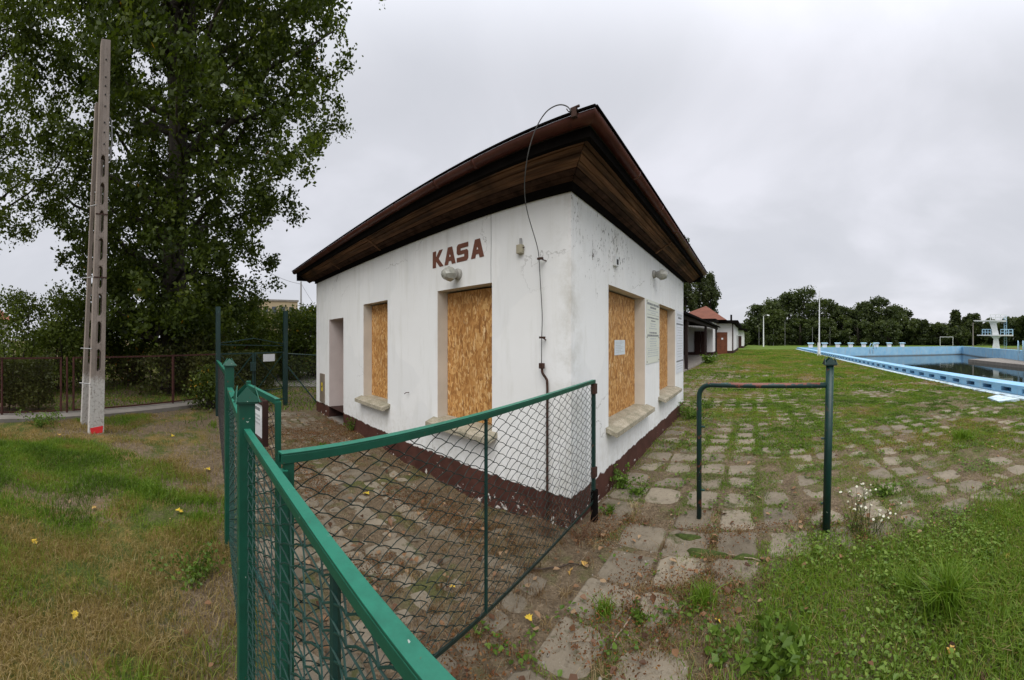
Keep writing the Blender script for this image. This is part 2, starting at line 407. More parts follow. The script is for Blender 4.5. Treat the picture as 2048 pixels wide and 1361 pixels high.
MAT['ltblue'] = plain('light_blue_paint', (0.36, 0.56, 0.70), 0.6, 0.12, 1.5)
MAT['moss'] = plain('moss', (0.045, 0.065, 0.012), 0.95, 0.4, 25, bump=0.8)

# ------------------------------------------------------------------ terrain
POOL_X0, POOL_SH, POOL_Y0, POOL_Y1 = 6.9, 0.0255, 1.5, 61.5
def pool_x(y): return POOL_X0 + POOL_SH * (y - 6.7)
def gz(x, y):
    r2 = x * x + y * y
    fade = np.exp(-(r2 / 150.0))
    z = fade * (0.014 * np.sin(1.9 * x + 0.6) * np.cos(1.6 * y + 0.3) + 0.010 * np.sin(3.7 * x - 2.1 * y))
    z = z - 0.10 * np.exp(-(((x + 2.9) / 1.6) ** 2 + ((y - 2.6) / 0.8) ** 2))
    lawn = 1 / (1 + np.exp((y + 0.1) * 8))
    z = z + lawn * fade * (0.022 * np.sin(2.3 * x + 1) * np.sin(2.9 * y) + 0.012 * np.sin(5.1 * x) * np.cos(4.3 * y + x))
    return z
def vnoise(x, y, sc, seed):
    """cheap smooth value noise for scattering"""
    g = np.random.default_rng(seed).random((64, 64)); u, v = (x * sc) % 64, (y * sc) % 64
    i, j = np.floor(u).astype(int), np.floor(v).astype(int); a, b = u - i, v - j
    a = a * a * (3 - 2 * a); b = b * b * (3 - 2 * b); i2, j2 = (i + 1) % 64, (j + 1) % 64; i %= 64; j %= 64
    return g[i, j] * (1 - a) * (1 - b) + g[i2, j] * a * (1 - b) + g[i, j2] * (1 - a) * b + g[i2, j2] * a * b

PITCH = .39
def joint_dist(x, y):
    u = np.abs(((x + 1.26) / PITCH + .5) % 1 - .5) * PITCH; v = np.abs(((y - .80) / PITCH + .5) % 1 - .5) * PITCH
    return np.minimum(PITCH / 2 - u, PITCH / 2 - v)
def fbm(x, y, s0, seed): return .55 * vnoise(x + 60, y + 60, s0, seed) + .30 * vnoise(x + 60, y + 60, s0 * 2.3, seed + 1) + .15 * vnoise(x + 60, y + 60, s0 * 5.1, seed + 2)
def soil(x, y):
    """height of the soil and litter that creeps over the slabs, relative to the slab tops"""
    n1 = fbm(x, y, 1.1, 61); n2 = fbm(x, y, 4.5, 64)
    return -.0085 + .022 * np.clip(1 - joint_dist(x, y) / .105, 0, 1) + .038 * (n1 - .47) + .034 * (n2 - .5) + .003 * np.clip((y - 3.5) / 4, 0, 1) + .002 * np.clip((x + .1) / 1.2, 0, 1)
def paved(x, y):
    a = (x > -1.45) & (x < 6.7) & (y > .55) & (y < 30); b = (x > -7.5) & (x < -1.0) & (y > .42) & (y < 2.75); c = (x > -3.3) & (x < 6.7) & (y > 7.6) & (y < 30)
    return a | b | c
def gtop(x, y):
    """the surface one would touch: slab tops or the soil over them"""
    x, y = np.asarray(x, float), np.asarray(y, float)
    return gz(x, y) + np.where(paved(x, y), np.maximum(soil(x, y), .002) + .008, 0.0)
def ground_material():
    t = NT('ground_soil_and_turf', 0.95, 0.1)
    x_, y_, z_ = t.xyz()
    big = t.noise(0.55, 4, 0.6); mid = t.noise(2.4, 5, 0.6); fin = t.noise(13, 6, 0.7); vf = t.noise(55, 5, 0.75)
    soil = t.ramp(fin, [(0.3, (0.072, 0.053, 0.034)), (0.55, (0.150, 0.114, 0.074)), (0.75, (0.24, 0.188, 0.128))])
    dry = t.ramp(vf, [(0.3, (0.10, 0.070, 0.022)), (0.7, (0.27, 0.19, 0.070))])
    grn = t.ramp(vf, [(0.3, (0.035, 0.048, 0.011)), (0.7, (0.10, 0.125, 0.030))])
    deb = t.voro(95, out='Color'); dv_ = t.xyz(deb)[0]
    soil = t.mix(t.math('MULTIPLY', t.step(t.noise(30, 4, 0.6), 0.40, 0.6), 0.6), soil, t.ramp(dv_, [(0.2, (0.062, 0.044, 0.028)), (0.5, (0.16, 0.115, 0.072)), (0.85, (0.28, 0.215, 0.145))]))
    # mown playing field in the distance
    field = t.ramp(t.noise(0.12, 4, 0.6), [(0.35, (0.080, 0.125, 0.020)), (0.7, (0.115, 0.165, 0.03))])
    # left lawn: dry and green patches with bare spots
    lawn = t.mix(t.step(t.math('ADD', mid, t.math('MULTIPLY', vf, 0.35)), 0.62, 0.76), grn, dry)
    lawn = t.mix(t.step(t.math('ADD', big, t.math('MULTIPLY', fin, 0.3)), 0.60, 0.68), lawn, soil)
    # forecourt: soil, moss and weeds between slabs; turns dry-green with distance
    fc = t.mix(t.math('MULTIPLY', t.step(t.math('ADD', mid, t.math('MULTIPLY', fin, 0.3)), 0.66, 0.80), 0.7), soil, grn)
    fc = t.mix(t.math('MULTIPLY', t.step(y_, 10, 30), 0.6), fc, t.mix(t.step(big, 0.4, 0.65), (0.145, 0.125, 0.055), (0.105, 0.112, 0.036)))
    isl = t.step(t.math('ADD', y_, t.math('MULTIPLY', t.math('SUBTRACT', mid, 0.5), 0.3)), 0.28, 0.1)
    left_far = t.step(x_, -7.5, -8.5)
    c = t.mix(t.math('MAXIMUM', isl, left_far), fc, lawn)
    fe = t.math('ADD', y_, t.math('MULTIPLY', t.math('SUBTRACT', t.noise(0.25, 4, 0.6), 0.5), 14))
    c = t.mix(t.step(fe, 50, 57), c, field)
    t.col(c); t.bump(t.math('ADD', fin, t.math('MULTIPLY', vf, 0.6)), 0.7, 0.03)
    return t.m
MAT['ground'] = ground_material()
def grid_line(vals): return np.array(sorted(set(np.round(vals, 4))))
gxs = grid_line([-900, -500, -300, -180, -120, -80, -55, -40, -30, -24, -19] + list(np.arange(-16, -7.4, 0.2)) + list(np.arange(-7.4, 6.8, 0.055)) + [POOL_X0 + 0.02, 8, 10, 14, 20, 30, 41, 60, 90, 140, 200, 300, 500, 900])
gys = grid_line([-900, -500, -300, -180, -120, -80, -50, -30, -20, -14] + list(np.arange(-10, .4, 0.15)) + list(np.arange(.4, 8, 0.055)) + list(np.arange(8, 14, .11)) + list(np.arange(14, 30, .22)) + [POOL_Y0, 34, 40, 48, 55, POOL_Y1, 70, 85, 110, 150, 220, 320, 500, 900])
gxm, gym = np.meshgrid(gxs, gys, indexing='ij')
gxw = gxm + POOL_SH * (np.clip(gym, -10, 80) - 6.7) * (gxm > 6.0)
gzz = gz(gxw, gym) - 0.012
gpv = paved(gxw, gym); gzz = np.where(gpv, gz(gxw, gym) + soil(gxw, gym), gzz)
gv = np.stack([gxw, gym, gzz], -1).reshape(-1, 3)
nx_, ny_ = len(gxs), len(gys)
gf = []
gi, gj = np.meshgrid(np.arange(nx_ - 1), np.arange(ny_ - 1), indexing='ij')
gcx, gcy = (gxs[:-1] + gxs[1:])[gi] / 2, (gys[:-1] + gys[1:])[gj] / 2
gk = ~((gcx > POOL_X0 + 0.02) & (gcx < 41) & (gcy > POOL_Y0) & (gcy < POOL_Y1)); gi, gj = gi[gk], gj[gk]
gf = np.stack([gi * ny_ + gj, (gi + 1) * ny_ + gj, (gi + 1) * ny_ + gj + 1, gi * ny_ + gj + 1], 1)
ground = raw_mesh('ground', gv, gf, MAT['ground'], smooth=True); tag(ground, 'weedy soil and turf around the ticket house', kind='structure')

# ------------------------------------------------------------------ the pool
def pool_wall_material():
    t = NT('pool_blue_paint', 0.7, 0.25)
    x_, y_, z_ = t.xyz(); n = t.noise(1.2, 6, 0.65); n2 = t.noise(6, 5, 0.7)
    c = t.mix(t.step(n, 0.35, 0.7), (0.22, 0.46, 0.68), (0.33, 0.56, 0.73))
    c = t.mix(t.math('MULTIPLY', t.step(t.noise(3, 5, 0.7, vec=t.scale(t.pos, (1, 1, 0.15))), 0.52, 0.7), 0.6), c, (0.44, 0.43, 0.40))
    c = t.mix(t.step(n2, 0.68, 0.74), c, (0.66, 0.70, 0.72))
    c = t.mix(t.math('MULTIPLY', t.step(z_, -1.15, -1.42), 0.85), c, (0.10, 0.085, 0.06))
    t.col(c); return t.m
MAT['poolblue'] = pool_wall_material()
MAT['pooldeep'] = plain('deep_blue_gloss', (0.04, 0.17, 0.36), 0.5, 0.2, 3)
def kerb_material():
    t = NT('kerb_worn_paint', 0.85, 0.2)
    n = t.noise(5, 6, 0.7); c = t.mix(t.step(n, 0.45, 0.58), (0.58, 0.68, 0.72), (0.34, 0.46, 0.52))
    c = t.mix(t.step(t.noise(2.2, 6, 0.7), 0.60, 0.66), c, (0.14, 0.12, 0.075))
    t.col(c); t.bump(n, 0.4, 0.01); return t.m
MAT['kerb'] = kerb_material()
p = MB()
def pbox(xa, xb, ya, yb, za, zb, m=0):      # box that follows the slightly skewed long side
    p.hexa([(pool_x(ya) + xa, ya, za), (pool_x(ya) + xb, ya, za), (pool_x(yb) + xb, yb, za), (pool_x(yb) + xa, yb, za),
            (pool_x(ya) + xa, ya, zb), (pool_x(ya) + xb, ya, zb), (pool_x(yb) + xb, yb, zb), (pool_x(yb) + xa, yb, zb)], m)
pbox(0.0, 0.60, POOL_Y0, POOL_Y1, -2.2, 0.085)
pbox(0.002, 0.598, POOL_Y0, POOL_Y1 - 0.01, 0.215, 0.30)
SL = 0.93
ys_ = POOL_Y0
k = 0
while ys_ < POOL_Y1 - 1:
    pbox(0.004, 0.596, ys_, ys_ + 0.46, 0.085, 0.215); ys_ += SL; k += 1
pbox(0.30, 0.34, POOL_Y0, POOL_Y1 - 0.5, 0.084, 0.216, 1)
# far wall, slanted right wall, near end
RW = [(42.4, POOL_Y1), (31.0, 31.0), (20.4, POOL_Y0)]
p.hexa([(pool_x(POOL_Y1), POOL_Y1, -2.2), (42.8, POOL_Y1, -2.2), (42.8, POOL_Y1 + 0.6, -2.2), (pool_x(POOL_Y1), POOL_Y1 + 0.6, -2.2),
        (pool_x(POOL_Y1), POOL_Y1, 0.28), (42.8, POOL_Y1, 0.28), (42.8, POOL_Y1 + 0.6, 0.28), (pool_x(POOL_Y1), POOL_Y1 + 0.6, 0.28)])
for (xa, ya), (xb, yb) in zip(RW, RW[1:]):
    p.hexa([(xa, ya, -2.2), (xb, yb, -2.2), (xb + 0.6, yb, -2.2), (xa + 0.6, ya, -2.2), (xa, ya, 0.26), (xb, yb, 0.26), (xb + 0.6, yb, 0.26), (xa + 0.6, ya, 0.26)])
p.box(POOL_X0 - 0.1, 21, POOL_Y0 - 0.5, POOL_Y0, -2.2, 0.28)
tag(p.build('pool', [MAT['poolblue'], MAT['pooldeep']]), 'pale blue concrete swimming pool with slotted overflow parapet', kind='structure')
p = MB(); pbox(-0.34, -0.03, POOL_Y0, POOL_Y1, -0.05, 0.035)
tag(p.build('pool_kerb', MAT['kerb']), kind='structure')
p = MB(); p.hexa([(pool_x(0) - 0.95, 6.75, -0.02), (pool_x(0) - 0.36, 6.6, -0.02), (pool_x(0) - 0.36, 7.5, -0.02), (pool_x(0) - 0.8, 7.4, -0.02),
                  (pool_x(0) - 0.95, 6.75, 0.05), (pool_x(0) - 0.36, 6.6, 0.07), (pool_x(0) - 0.36, 7.5, 0.07), (pool_x(0) - 0.8, 7.4, 0.05)])
tag(p.build('kerb_slab', MAT['kerb']), 'broken pale blue concrete piece lying beside the pool kerb', 'slab')
def water_material():
    t = NT('murky_water', 0.04, 0.5); t.col((0.018, 0.022, 0.018))
    t.b.inputs['IOR'].default_value = 1.33
    t.bump(t.noise(1.4, 3, 0.5), 0.10, 0.05); return t.m
p = MB(); p.add([(6.9, POOL_Y0, -1.45), (20.6, POOL_Y0, -1.45), (31.2, 31, -1.45), (42.5, POOL_Y1 + 0.2, -1.45), (8, POOL_Y1 + 0.2, -1.45)], [(0, 1, 2, 3, 4)])
tag(p.build('water', water_material()), kind='structure')
p = MB(); p.hexa([(26.3, 24, -2), (29.5, 24, -2), (34.0, 39.5, -2), (28.6, 40, -2), (26.3, 24, -1.08), (29.5, 24, -1.05), (34.0, 39.5, -1.05), (28.6, 40, -1.08)])
tag(p.build('pool_shelf', MAT['concrete']), kind='structure')
p = MB(); zz = 0.02
p.add([(43.0, POOL_Y1 + 0.3, zz), (31.6, 31, zz), (21.0, POOL_Y0, zz), (41.5, POOL_Y0, zz)], [(0, 1, 2, 3)])
t = NT('field_turf', 0.95, 0.1); t.col(t.ramp(t.noise(0.4, 5, 0.65), [(0.35, (0.085, 0.125, 0.022)), (0.7, (0.125, 0.165, 0.035))])); MAT['turf'] = t.m
tag(p.build('lawn', MAT['turf']), kind='structure')
# starting blocks along the far end
for i, px in enumerate((1621, 1649, 1675, 1701, 1727, 1752, 1778, 1804)):
    xx = (POOL_Y1 + 0.4) * math.tan((px - PXV) / F)
    o = empty('starting_block', (xx, POOL_Y1 + 0.3, 0.28), 'small white and blue starting block on the far pool rim', 'starting block', 'starting blocks along the far end of the pool')
    MB().box(xx - 0.38, xx + 0.38, POOL_Y1 + 0.12, POOL_Y1 + 0.55, 0.28, 0.95).build('pedestal', MAT['white_paint'], o)
    q = MB(); q.hexa([(xx - 0.55, POOL_Y1 - 0.05, 0.93), (xx + 0.55, POOL_Y1 - 0.05, 0.93), (xx + 0.55, POOL_Y1 + 0.6, 1.02), (xx - 0.55, POOL_Y1 + 0.6, 1.02),
                      (xx - 0.55, POOL_Y1 - 0.05, 1.03), (xx + 0.55, POOL_Y1 - 0.05, 1.03), (xx + 0.55, POOL_Y1 + 0.6, 1.12), (xx - 0.55, POOL_Y1 + 0.6, 1.12)])
    q.build('top', MAT['ltblue'], o)
# pool ladder rails
for px, d, ht in ((1743, 62.3, 1.0), (2036, 41.5, 1.5), (2046, 40.0, 1.5)):
    c = ray(px, d); o = empty('pool_ladder', (c.x, c.y, 0), ['pair of thin handrails at the far pool wall', 'light blue handrail loop beside the diving tower', 'light blue handrail loop beside the diving tower'][0 if px == 1743 else 1], 'pool ladder', None if px == 1743 else 'light blue handrail loops')
    q = MB(); q.tube([(c.x - 0.5, c.y - 0.6, -0.8), (c.x - 0.5, c.y - 0.5, ht * 0.5), (c.x - 0.2, c.y - 0.2, ht), (c.x + 0.3, c.y + 0.2, ht * 0.9), (c.x + 0.5, c.y + 0.3, 0)], 0.05, 6); q.build('handrail', MAT['ltblue'], o, True)
    q = MB(); q.tube([(c.x - 0.1, c.y - 1.0, -0.8), (c.x - 0.1, c.y - 0.9, ht * 0.5), (c.x + 0.2, c.y - 0.6, ht), (c.x + 0.7, c.y - 0.2, ht * 0.9), (c.x + 0.9, c.y - 0.1, 0)], 0.05, 6); q.build('handrail', MAT['ltblue'], o, True)

# ------------------------------------------------------------------ the ticket house
WX, WY, XL, YR, WT = -1.482, 2.655, -7.57, 7.72, 3.06     # corner, left end, right end, wall top (behind the frieze)
house = empty('ticket_house', (-4.5, 5.2, 0), 'white single-storey ticket house with dark eaves and boarded windows', 'building')
def wall_panel(axis, c, u0, u1, z0, z1, holes, depth, inward):
    """wall skin with rectangular openings (real holes) and a body behind; returns MB"""
    us = sorted({u0, u1} | {h[0] for h in holes} | {h[1] for h in holes}); zs = sorted({z0, z1} | {h[2] for h in holes} | {h[3] for h in holes})
    mb = MB()
    P = (lambda u, z, w: (u, c + inward * w, z)) if axis == 'x' else (lambda u, z, w: (c + inward * w, u, z))
    for ua, ub in zip(us, us[1:]):
        for za, zb in zip(zs, zs[1:]):
            um, zm = (ua + ub) / 2, (za + zb) / 2
            if any(h[0] < um < h[1] and h[2] < zm < h[3] for h in holes): continue
            mb.add([P(ua, za, 0), P(ub, za, 0), P(ub, zb, 0), P(ua, zb, 0)], [(0, 1, 2, 3)])
            mb.add([P(ua, za, depth), P(ub, za, depth), P(ub, zb, depth), P(ua, zb, depth)], [(0, 1, 2, 3)])
    return mb
def reveal(axis, c, h, depth, inward, mat_, floor=True):
    a, b, za, zb = h; mb = MB()
    P = (lambda u, z, w: (u, c + inward * w, z)) if axis == 'x' else (lambda u, z, w: (c + inward * w, u, z))
    mb.add([P(a, za, 0.0), P(a, za, depth), P(a, zb, depth), P(a, zb, 0.0)], [(0, 1, 2, 3)])
    mb.add([P(b, za, 0.0), P(b, za, depth), P(b, zb, depth), P(b, zb, 0.0)], [(0, 1, 2, 3)])
    mb.add([P(a, zb, 0.0), P(a, zb, depth), P(b, zb, depth), P(b, zb, 0.0)], [(0, 1, 2, 3)])
    if floor: mb.add([P(a, za, 0.0), P(a, za, depth), P(b, za, depth), P(b, za, 0.0)], [(0, 1, 2, 3)])
    return mb.build('reveal', mat_, house)
W1, W2 = (-5.21, -4.43, 0.66, 2.19), (-3.27, -2.395, 0.66, 2.185)
DOOR = (-6.77, -6.04, -0.2, 2.02)
W3, W4 = (3.48, 4.81, 0.66, 2.20), (5.62, 6.84, 0.66, 2.20)
wall_panel('x', WY, XL, WX, -0.3, WT, [W1, W2, DOOR], 0.36, 1).build('wall', MAT['wall_l'], house)
wall_panel('y', WX, WY, YR, -0.3, WT, [W3, W4], 0.36, -1).build('wall', MAT['wall_r'], house)
wall_panel('x', YR, XL, WX, -0.3, WT, [], 0.3, -1).build('wall', MAT['wall_l'], house)
wall_panel('y', XL, WY, YR, -0.3, WT, [], 0.3, 1).build('wall', MAT['wall_l'], house)
for ax, c, inw, h in (('x', WY, 1, W1), ('x', WY, 1, W2), ('y', WX, -1, W3), ('y', WX, -1, W4)):
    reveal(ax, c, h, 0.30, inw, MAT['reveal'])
    d0, d1 = 0.155, 0.172; g = 0.004
    b = MB()
    if ax == 'x': b.box(h[0] + g, h[1] - g, c + d0, c + d1, h[2] + 0.022, h[3] - 0.02)
    else: b.box(c - d1, c - d0, h[0] + g, h[1] - g, h[2] + 0.022, h[3] - 0.02)
    bo = b.build('window_board', MAT['osb'], house)
    for uu in (.05, .5, .95):
        for zz in (.03, .34, .66, .97):
            if uu == .5 and .1 < zz < .9: continue
            u_ = h[0] + (h[1] - h[0]) * uu; z_ = h[2] + .03 + (h[3] - h[2] - .06) * zz; q0_ = (u_, c + d0 + .001, z_) if ax == 'x' else (c - d0 - .001, u_, z_)
            MB().lathe(q0_, (0, -1, 0) if ax == 'x' else (1, 0, 0), [(0, .007), (.003, .006)], 6).build('screw', MAT['rust'], bo)
    # stone sill: slopes outwards, proud of the wall
    s = MB(); e_ = 0.075; pr = 0.13
    for (w0, zt) in ((0.15, h[2] + 0.02), (-pr, h[2] - 0.028)): pass
    if ax == 'x':
        q = lambda u, w, z: (u, c + w, z)
    else:
        q = lambda u, w, z: (c - w, u, z)
    a_, b_ = h[0] - e_, h[1] + e_
    zi, zo = h[2] + 0.018, h[2] - 0.03
    s.hexa([q(a_, -pr, zo - 0.055), q(b_, -pr, zo - 0.055), q(b_, 0.0, zi - 0.058), q(a_, 0.0, zi - 0.058), q(a_, -pr, zo), q(b_, -pr, zo), q(b_, 0.0, zi - 0.005), q(a_, 0.0, zi - 0.005)])
    s.hexa([q(h[0] + .003, 0.001, zi - 0.058), q(h[1] - .003, 0.001, zi - 0.058), q(h[1] - .003, 0.18, zi - 0.05), q(h[0] + .003, 0.18, zi - 0.05),
            q(h[0] + .003, 0.001, zi - 0.0055), q(h[1] - .003, 0.001, zi - 0.0055), q(h[1] - .003, 0.18, zi + 0.003), q(h[0] + .003, 0.18, zi + 0.003)])
    s.build('sill', MAT['sill'], house, bevel=0.003)
# door niche: pinkish jambs over a brown plinth band, brown door set back
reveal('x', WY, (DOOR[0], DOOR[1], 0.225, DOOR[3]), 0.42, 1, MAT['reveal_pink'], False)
reveal('x', WY, (DOOR[0] + .001, DOOR[1] - .001, -0.2, 0.224), 0.42, 1, MAT['dkbrown'], False)
dr = MB().box(DOOR[0], DOOR[1], WY + 0.38, WY + 0.43, 0.0, DOOR[3]).build('door', MAT['door_br'], house)
MB().tube([(DOOR[0] + .09, WY + .38, 1.02), (DOOR[0] + .09, WY + .33, 1.02), (DOOR[0] + .2, WY + .33, 1.02)], 0.009, 6).build('handle', MAT['metal'], dr)
MB().box(DOOR[0] + .01, DOOR[1] - .01, WY - 0.06, WY + 0.40, -0.15, 0.012).build('doorstep', MAT['concrete'], house)
# eaves
OV = 0.4427; EX, EY, EXL, EYR, ZR = WX + OV, WY - OV, XL - 0.47, YR + 0.72, 3.23
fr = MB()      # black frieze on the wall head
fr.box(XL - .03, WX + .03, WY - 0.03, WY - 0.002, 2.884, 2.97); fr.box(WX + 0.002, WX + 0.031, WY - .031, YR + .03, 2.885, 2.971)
fr.build('frieze', MAT['tar_shade'], house)
def soffit_z(s): return 2.958 + 0.158 * ((s - .03) / 0.253)
NB = 6
for k in range(NB):            # boards along both eaves, mitred at the corner
    s0, s1 = 0.032 + 0.046 * k, 0.032 + 0.046 * (k + 1) - 0.008
    dz = rnd.uniform(-0.005, 0.005)
    zA, zB = soffit_z(s0) + dz, soffit_z(s1) + dz
    cuts = [XL - 0.42, -6.15, -4.6, None] if k % 2 else [XL - 0.42, -6.16, -4.59, None]
    for a_, b_ in zip(cuts, cuts[1:]):
        e0, e1 = (WX + s0 - 0.004, WX + s1 - 0.004) if b_ is None else (b_ - .006, b_ - .006)
        MB().hexa([(a_, WY - s0, zA), (e0, WY - s0, zA), (e1, WY - s1, zB), (a_, WY - s1, zB), (a_, WY - s0, zA + .02), (e0, WY - s0, zA + .02), (e1, WY - s1, zB + .02), (a_, WY - s1, zB + .02)]).build('soffit_board', MAT['board_x'] if k > 1 else MAT['board_shade'], house)
    cuts = [None, 5.28, EYR - 0.03]
    for a_, b_ in zip(cuts, cuts[1:]):
        e0, e1 = (WY - s0 + 0.004, WY - s1 + 0.004) if a_ is None else (a_ + .012, a_ + .012)
        MB().hexa([(WX + s0, e0, zA), (WX + s0, b_, zA), (WX + s1, b_, zB), (WX + s1, e1, zB), (WX + s0, e0, zA + .02), (WX + s0, b_, zA + .02), (WX + s1, b_, zB + .02), (WX + s1, e1, zB + .02)]).build('soffit_board', MAT['board_y'] if k > 1 else MAT['board_shade'], house)
for xx in (-6.155, -4.595):
    MB().hexa([(xx - .022, WY - .03, 2.946), (xx + .022, WY - .03, 2.946), (xx + .022, WY - .31, 3.118), (xx - .022, WY - .31, 3.118), (xx - .022, WY - .03, 2.954), (xx + .022, WY - .03, 2.954), (xx + .022, WY - .31, 3.126), (xx - .022, WY - .31, 3.126)]).build('batten', MAT['board_y'], house)
MB().hexa([(WX + .03, 5.262, 2.946), (WX + .03, 5.306, 2.946), (WX + .31, 5.306, 3.118), (WX + .31, 5.262, 3.118), (WX + .03, 5.262, 2.954), (WX + .03, 5.306, 2.954), (WX + .31, 5.306, 3.126), (WX + .31, 5.262, 3.126)]).build('batten', MAT['board_x'], house)
fa = MB()      # fascia board behind the gutter, coloured black for the shadow it lies in
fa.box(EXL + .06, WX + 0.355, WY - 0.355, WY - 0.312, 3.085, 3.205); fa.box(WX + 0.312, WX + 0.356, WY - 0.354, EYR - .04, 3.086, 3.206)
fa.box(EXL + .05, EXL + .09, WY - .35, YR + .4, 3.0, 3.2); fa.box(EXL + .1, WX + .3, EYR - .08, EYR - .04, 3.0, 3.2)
fa.build('fascia', MAT['tar_shade'], house)
# roof: low hipped felt roof with a thin metal edge
ro = MB(); zt = 3.222
c4 = [(EXL + .02, EY + .02, zt), (EX - .02, EY + .02, zt), (EX - .02, EYR, zt), (EXL + .02, EYR, zt)]
mx, my = (EXL + EX) / 2, (EY + EYR) / 2
ro.add(c4 + [(mx - 1.0, my, zt + 0.30), (mx + 1.0, my, zt + 0.30)], [(0, 1, 5, 4), (1, 2, 5), (2, 3, 4, 5), (3, 0, 4)])
ro.add([(a, b, zt - 0.06) for a, b, _ in [(EXL + .08, EY + .08, 0), (EX - .08, EY + .08, 0), (EX - .08, EYR - .05, 0), (EXL + .08, EYR - .05, 0)]], [(0, 1, 2, 3)])
roof = ro.build('roof', MAT['roof'], house)
# half-round gutters with rolled lip
def gutter(pts_a, pts_b, out):
    """pts_a -> pts_b along the eave; out = outward unit vector"""
    a, b, out = Vector(pts_a), Vector(pts_b), Vector(out); mb = MB(); n = 14; vs_, fs_ = [], []
    prof = []
    rr = 0.058
    for k in range(n + 1):
        an = math.pi * k / n; prof.append((-math.cos(an) * rr, -math.sin(an) * rr * 1.05))
    for k in range(n, -1, -1):
        an = math.pi * k / n; prof.append((-math.cos(an) * (rr - .004), -math.sin(an) * (rr - .004) * 1.05))
    return prof, rr
def sweep(mb, prof, stations):
    n = len(prof); vs_ = []
    for (o, out) in stations:
        for u, w in prof: vs_.append(Vector(o) + Vector(out) * u + Vector((0, 0, w)))
    fs_ = []
    for i in range(len(stations) - 1):
        for k in range(n):
            k2 = (k + 1) % n; fs_.append((i * n + k, i * n + k2, (i + 1) * n + k2, (i + 1) * n + k))
    fs_ += [tuple(range(n)), tuple((len(stations) - 1) * n + k for k in range(n))]
    mb.add(vs_, fs_)
prof, rr = gutter((0, 0, 0), (1, 0, 0), (0, -1, 0))
GZ = ZR - 0.012; gy, gx = EY + 0.058, EX - 0.058
m_ = MB(); sweep(m_, prof, [((EXL, gy, GZ), (0, -1, 0)), ((gx, gy, GZ), (1, -1, 0))]); m_.build('gutter', MAT['gutter'], house, True)
m_ = MB(); sweep(m_, prof, [((gx, gy, GZ), (1, -1, 0)), ((gx, EYR, GZ), (1, 0, 0))]); m_.build('gutter', MAT['gutter'], house, True)
big = [(u * 1.1, w * 1.1) for u, w in prof]
for xx in (-7.35, -6.5, -5.75, -5.0, -4.25, -3.55, -2.8, -2.25):
    m_ = MB(); sweep(m_, big, [((xx, gy, GZ + .003), (0, -1, 0)), ((xx + 0.03, gy, GZ + .003), (0, -1, 0))]); m_.build('gutter_bracket', MAT['gutter'], house, True)
for yy in (3.2, 4.1, 5.0, 5.9, 6.8, 7.7):
    m_ = MB(); sweep(m_, big, [((gx, yy, GZ + .003), (1, 0, 0)), ((gx, yy + 0.03, GZ + .003), (1, 0, 0))]); m_.build('gutter_bracket', MAT['gutter'], house, True)
m_ = MB(); m_.bar((EXL, EY - 0.004, ZR), (EX + .004, EY - 0.004, ZR), 0.022, 0.012); m_.bar((EX + 0.004, EY, ZR + .001), (EX + 0.004, EYR, ZR + .001), 0.022, 0.012)
m_.build('roof_edge', MAT['tar_shade'], roof)

# lettering KASA
LET = {
 'K': [[(0, 0), (.34, 0), (.34, 1), (0, 1)], [(.30, .42), (.72, 0), (1.1, 0), (.58, .53), (.42, .62)], [(.30, .42), (.42, .40), (.60, .50), (1.02, 1), (.68, 1), (.30, .55)]],
 'A': [[(0, 0), (.34, 0), (.42, .24), (.43, .42), (.50, .62), (.50, 1), (.32, 1)], [(1.04, 0), (.70, 0), (.62, .24), (.61, .42), (.50, .62), (.50, 1), (.72, 1)], [(.40, .2), (.64, .2), (.61, .44), (.43, .44)]],
 'S': [[(0, 0), (.88, 0), (1, .12), (1, .50), (.88, .62), (.34, .62), (.34, .56), (0, .56), (0, .50), (.12, .40), (.66, .40), (.66, .25), (0, .25)],
       [(.34, .615), (.34, .75), (1, .75), (1, 1), (.12, 1), (0, .88), (0, .5), (.3, .5)]]}
sign = empty('wall_sign', (-2.9, WY, 2.47), 'brown block letters reading KASA on the white wall above the lamp', 'sign')
for ch, px in zip('KASA', (866, 889.5, 914, 942.5)):
    x0 = WY * math.tan((px - PXV) / F); zb = 2.47
    m_ = MB()
    for i, poly in enumerate(LET[ch]):
        m_.extrude(poly, lambda u, v, w: (x0 + u * 0.185, WY - 0.001 - w - 0.0004 * i, zb + v * 0.198), 0.004)
    m_.build('letter', MAT['brown_paint'], sign)

# wall lamps
def wall_lamp(c, out, label):
    c, out = Vector(c), Vector(out)
    o = empty('wall_lamp', c, label, 'lamp')
    MB().lathe(c - out * .004, out, [(0, .062), (.03, .062), (.04, .055), (.045, .04)], 18).build('base', MAT['lampbase'], o, True)
    ax = (out + Vector((0, 0, -0.12))).normalized()
    MB().lathe(c + out * .03, ax, [(0, .04), (.03, .048), (.07, .066), (.085, .078)], 18).build('neck', MAT['lampbase'], o, True)
    MB().lathe(c + out * .03 + ax * .085, ax, [(0, .080), (.02, .084), (.07, .070), (.105, .045), (.115, .012)], 8).build('glass', MAT['lampglass'], o)
wall_lamp((WY * math.tan((917 - PXV) / F), WY, 2.335), (0, -1, 0), 'dirty globe lamp on the wall under the KASA letters')
wall_lamp((WX, 5.25, 2.62), (1, 0, 0), 'dirty globe lamp high on the peeling wall under the eaves')
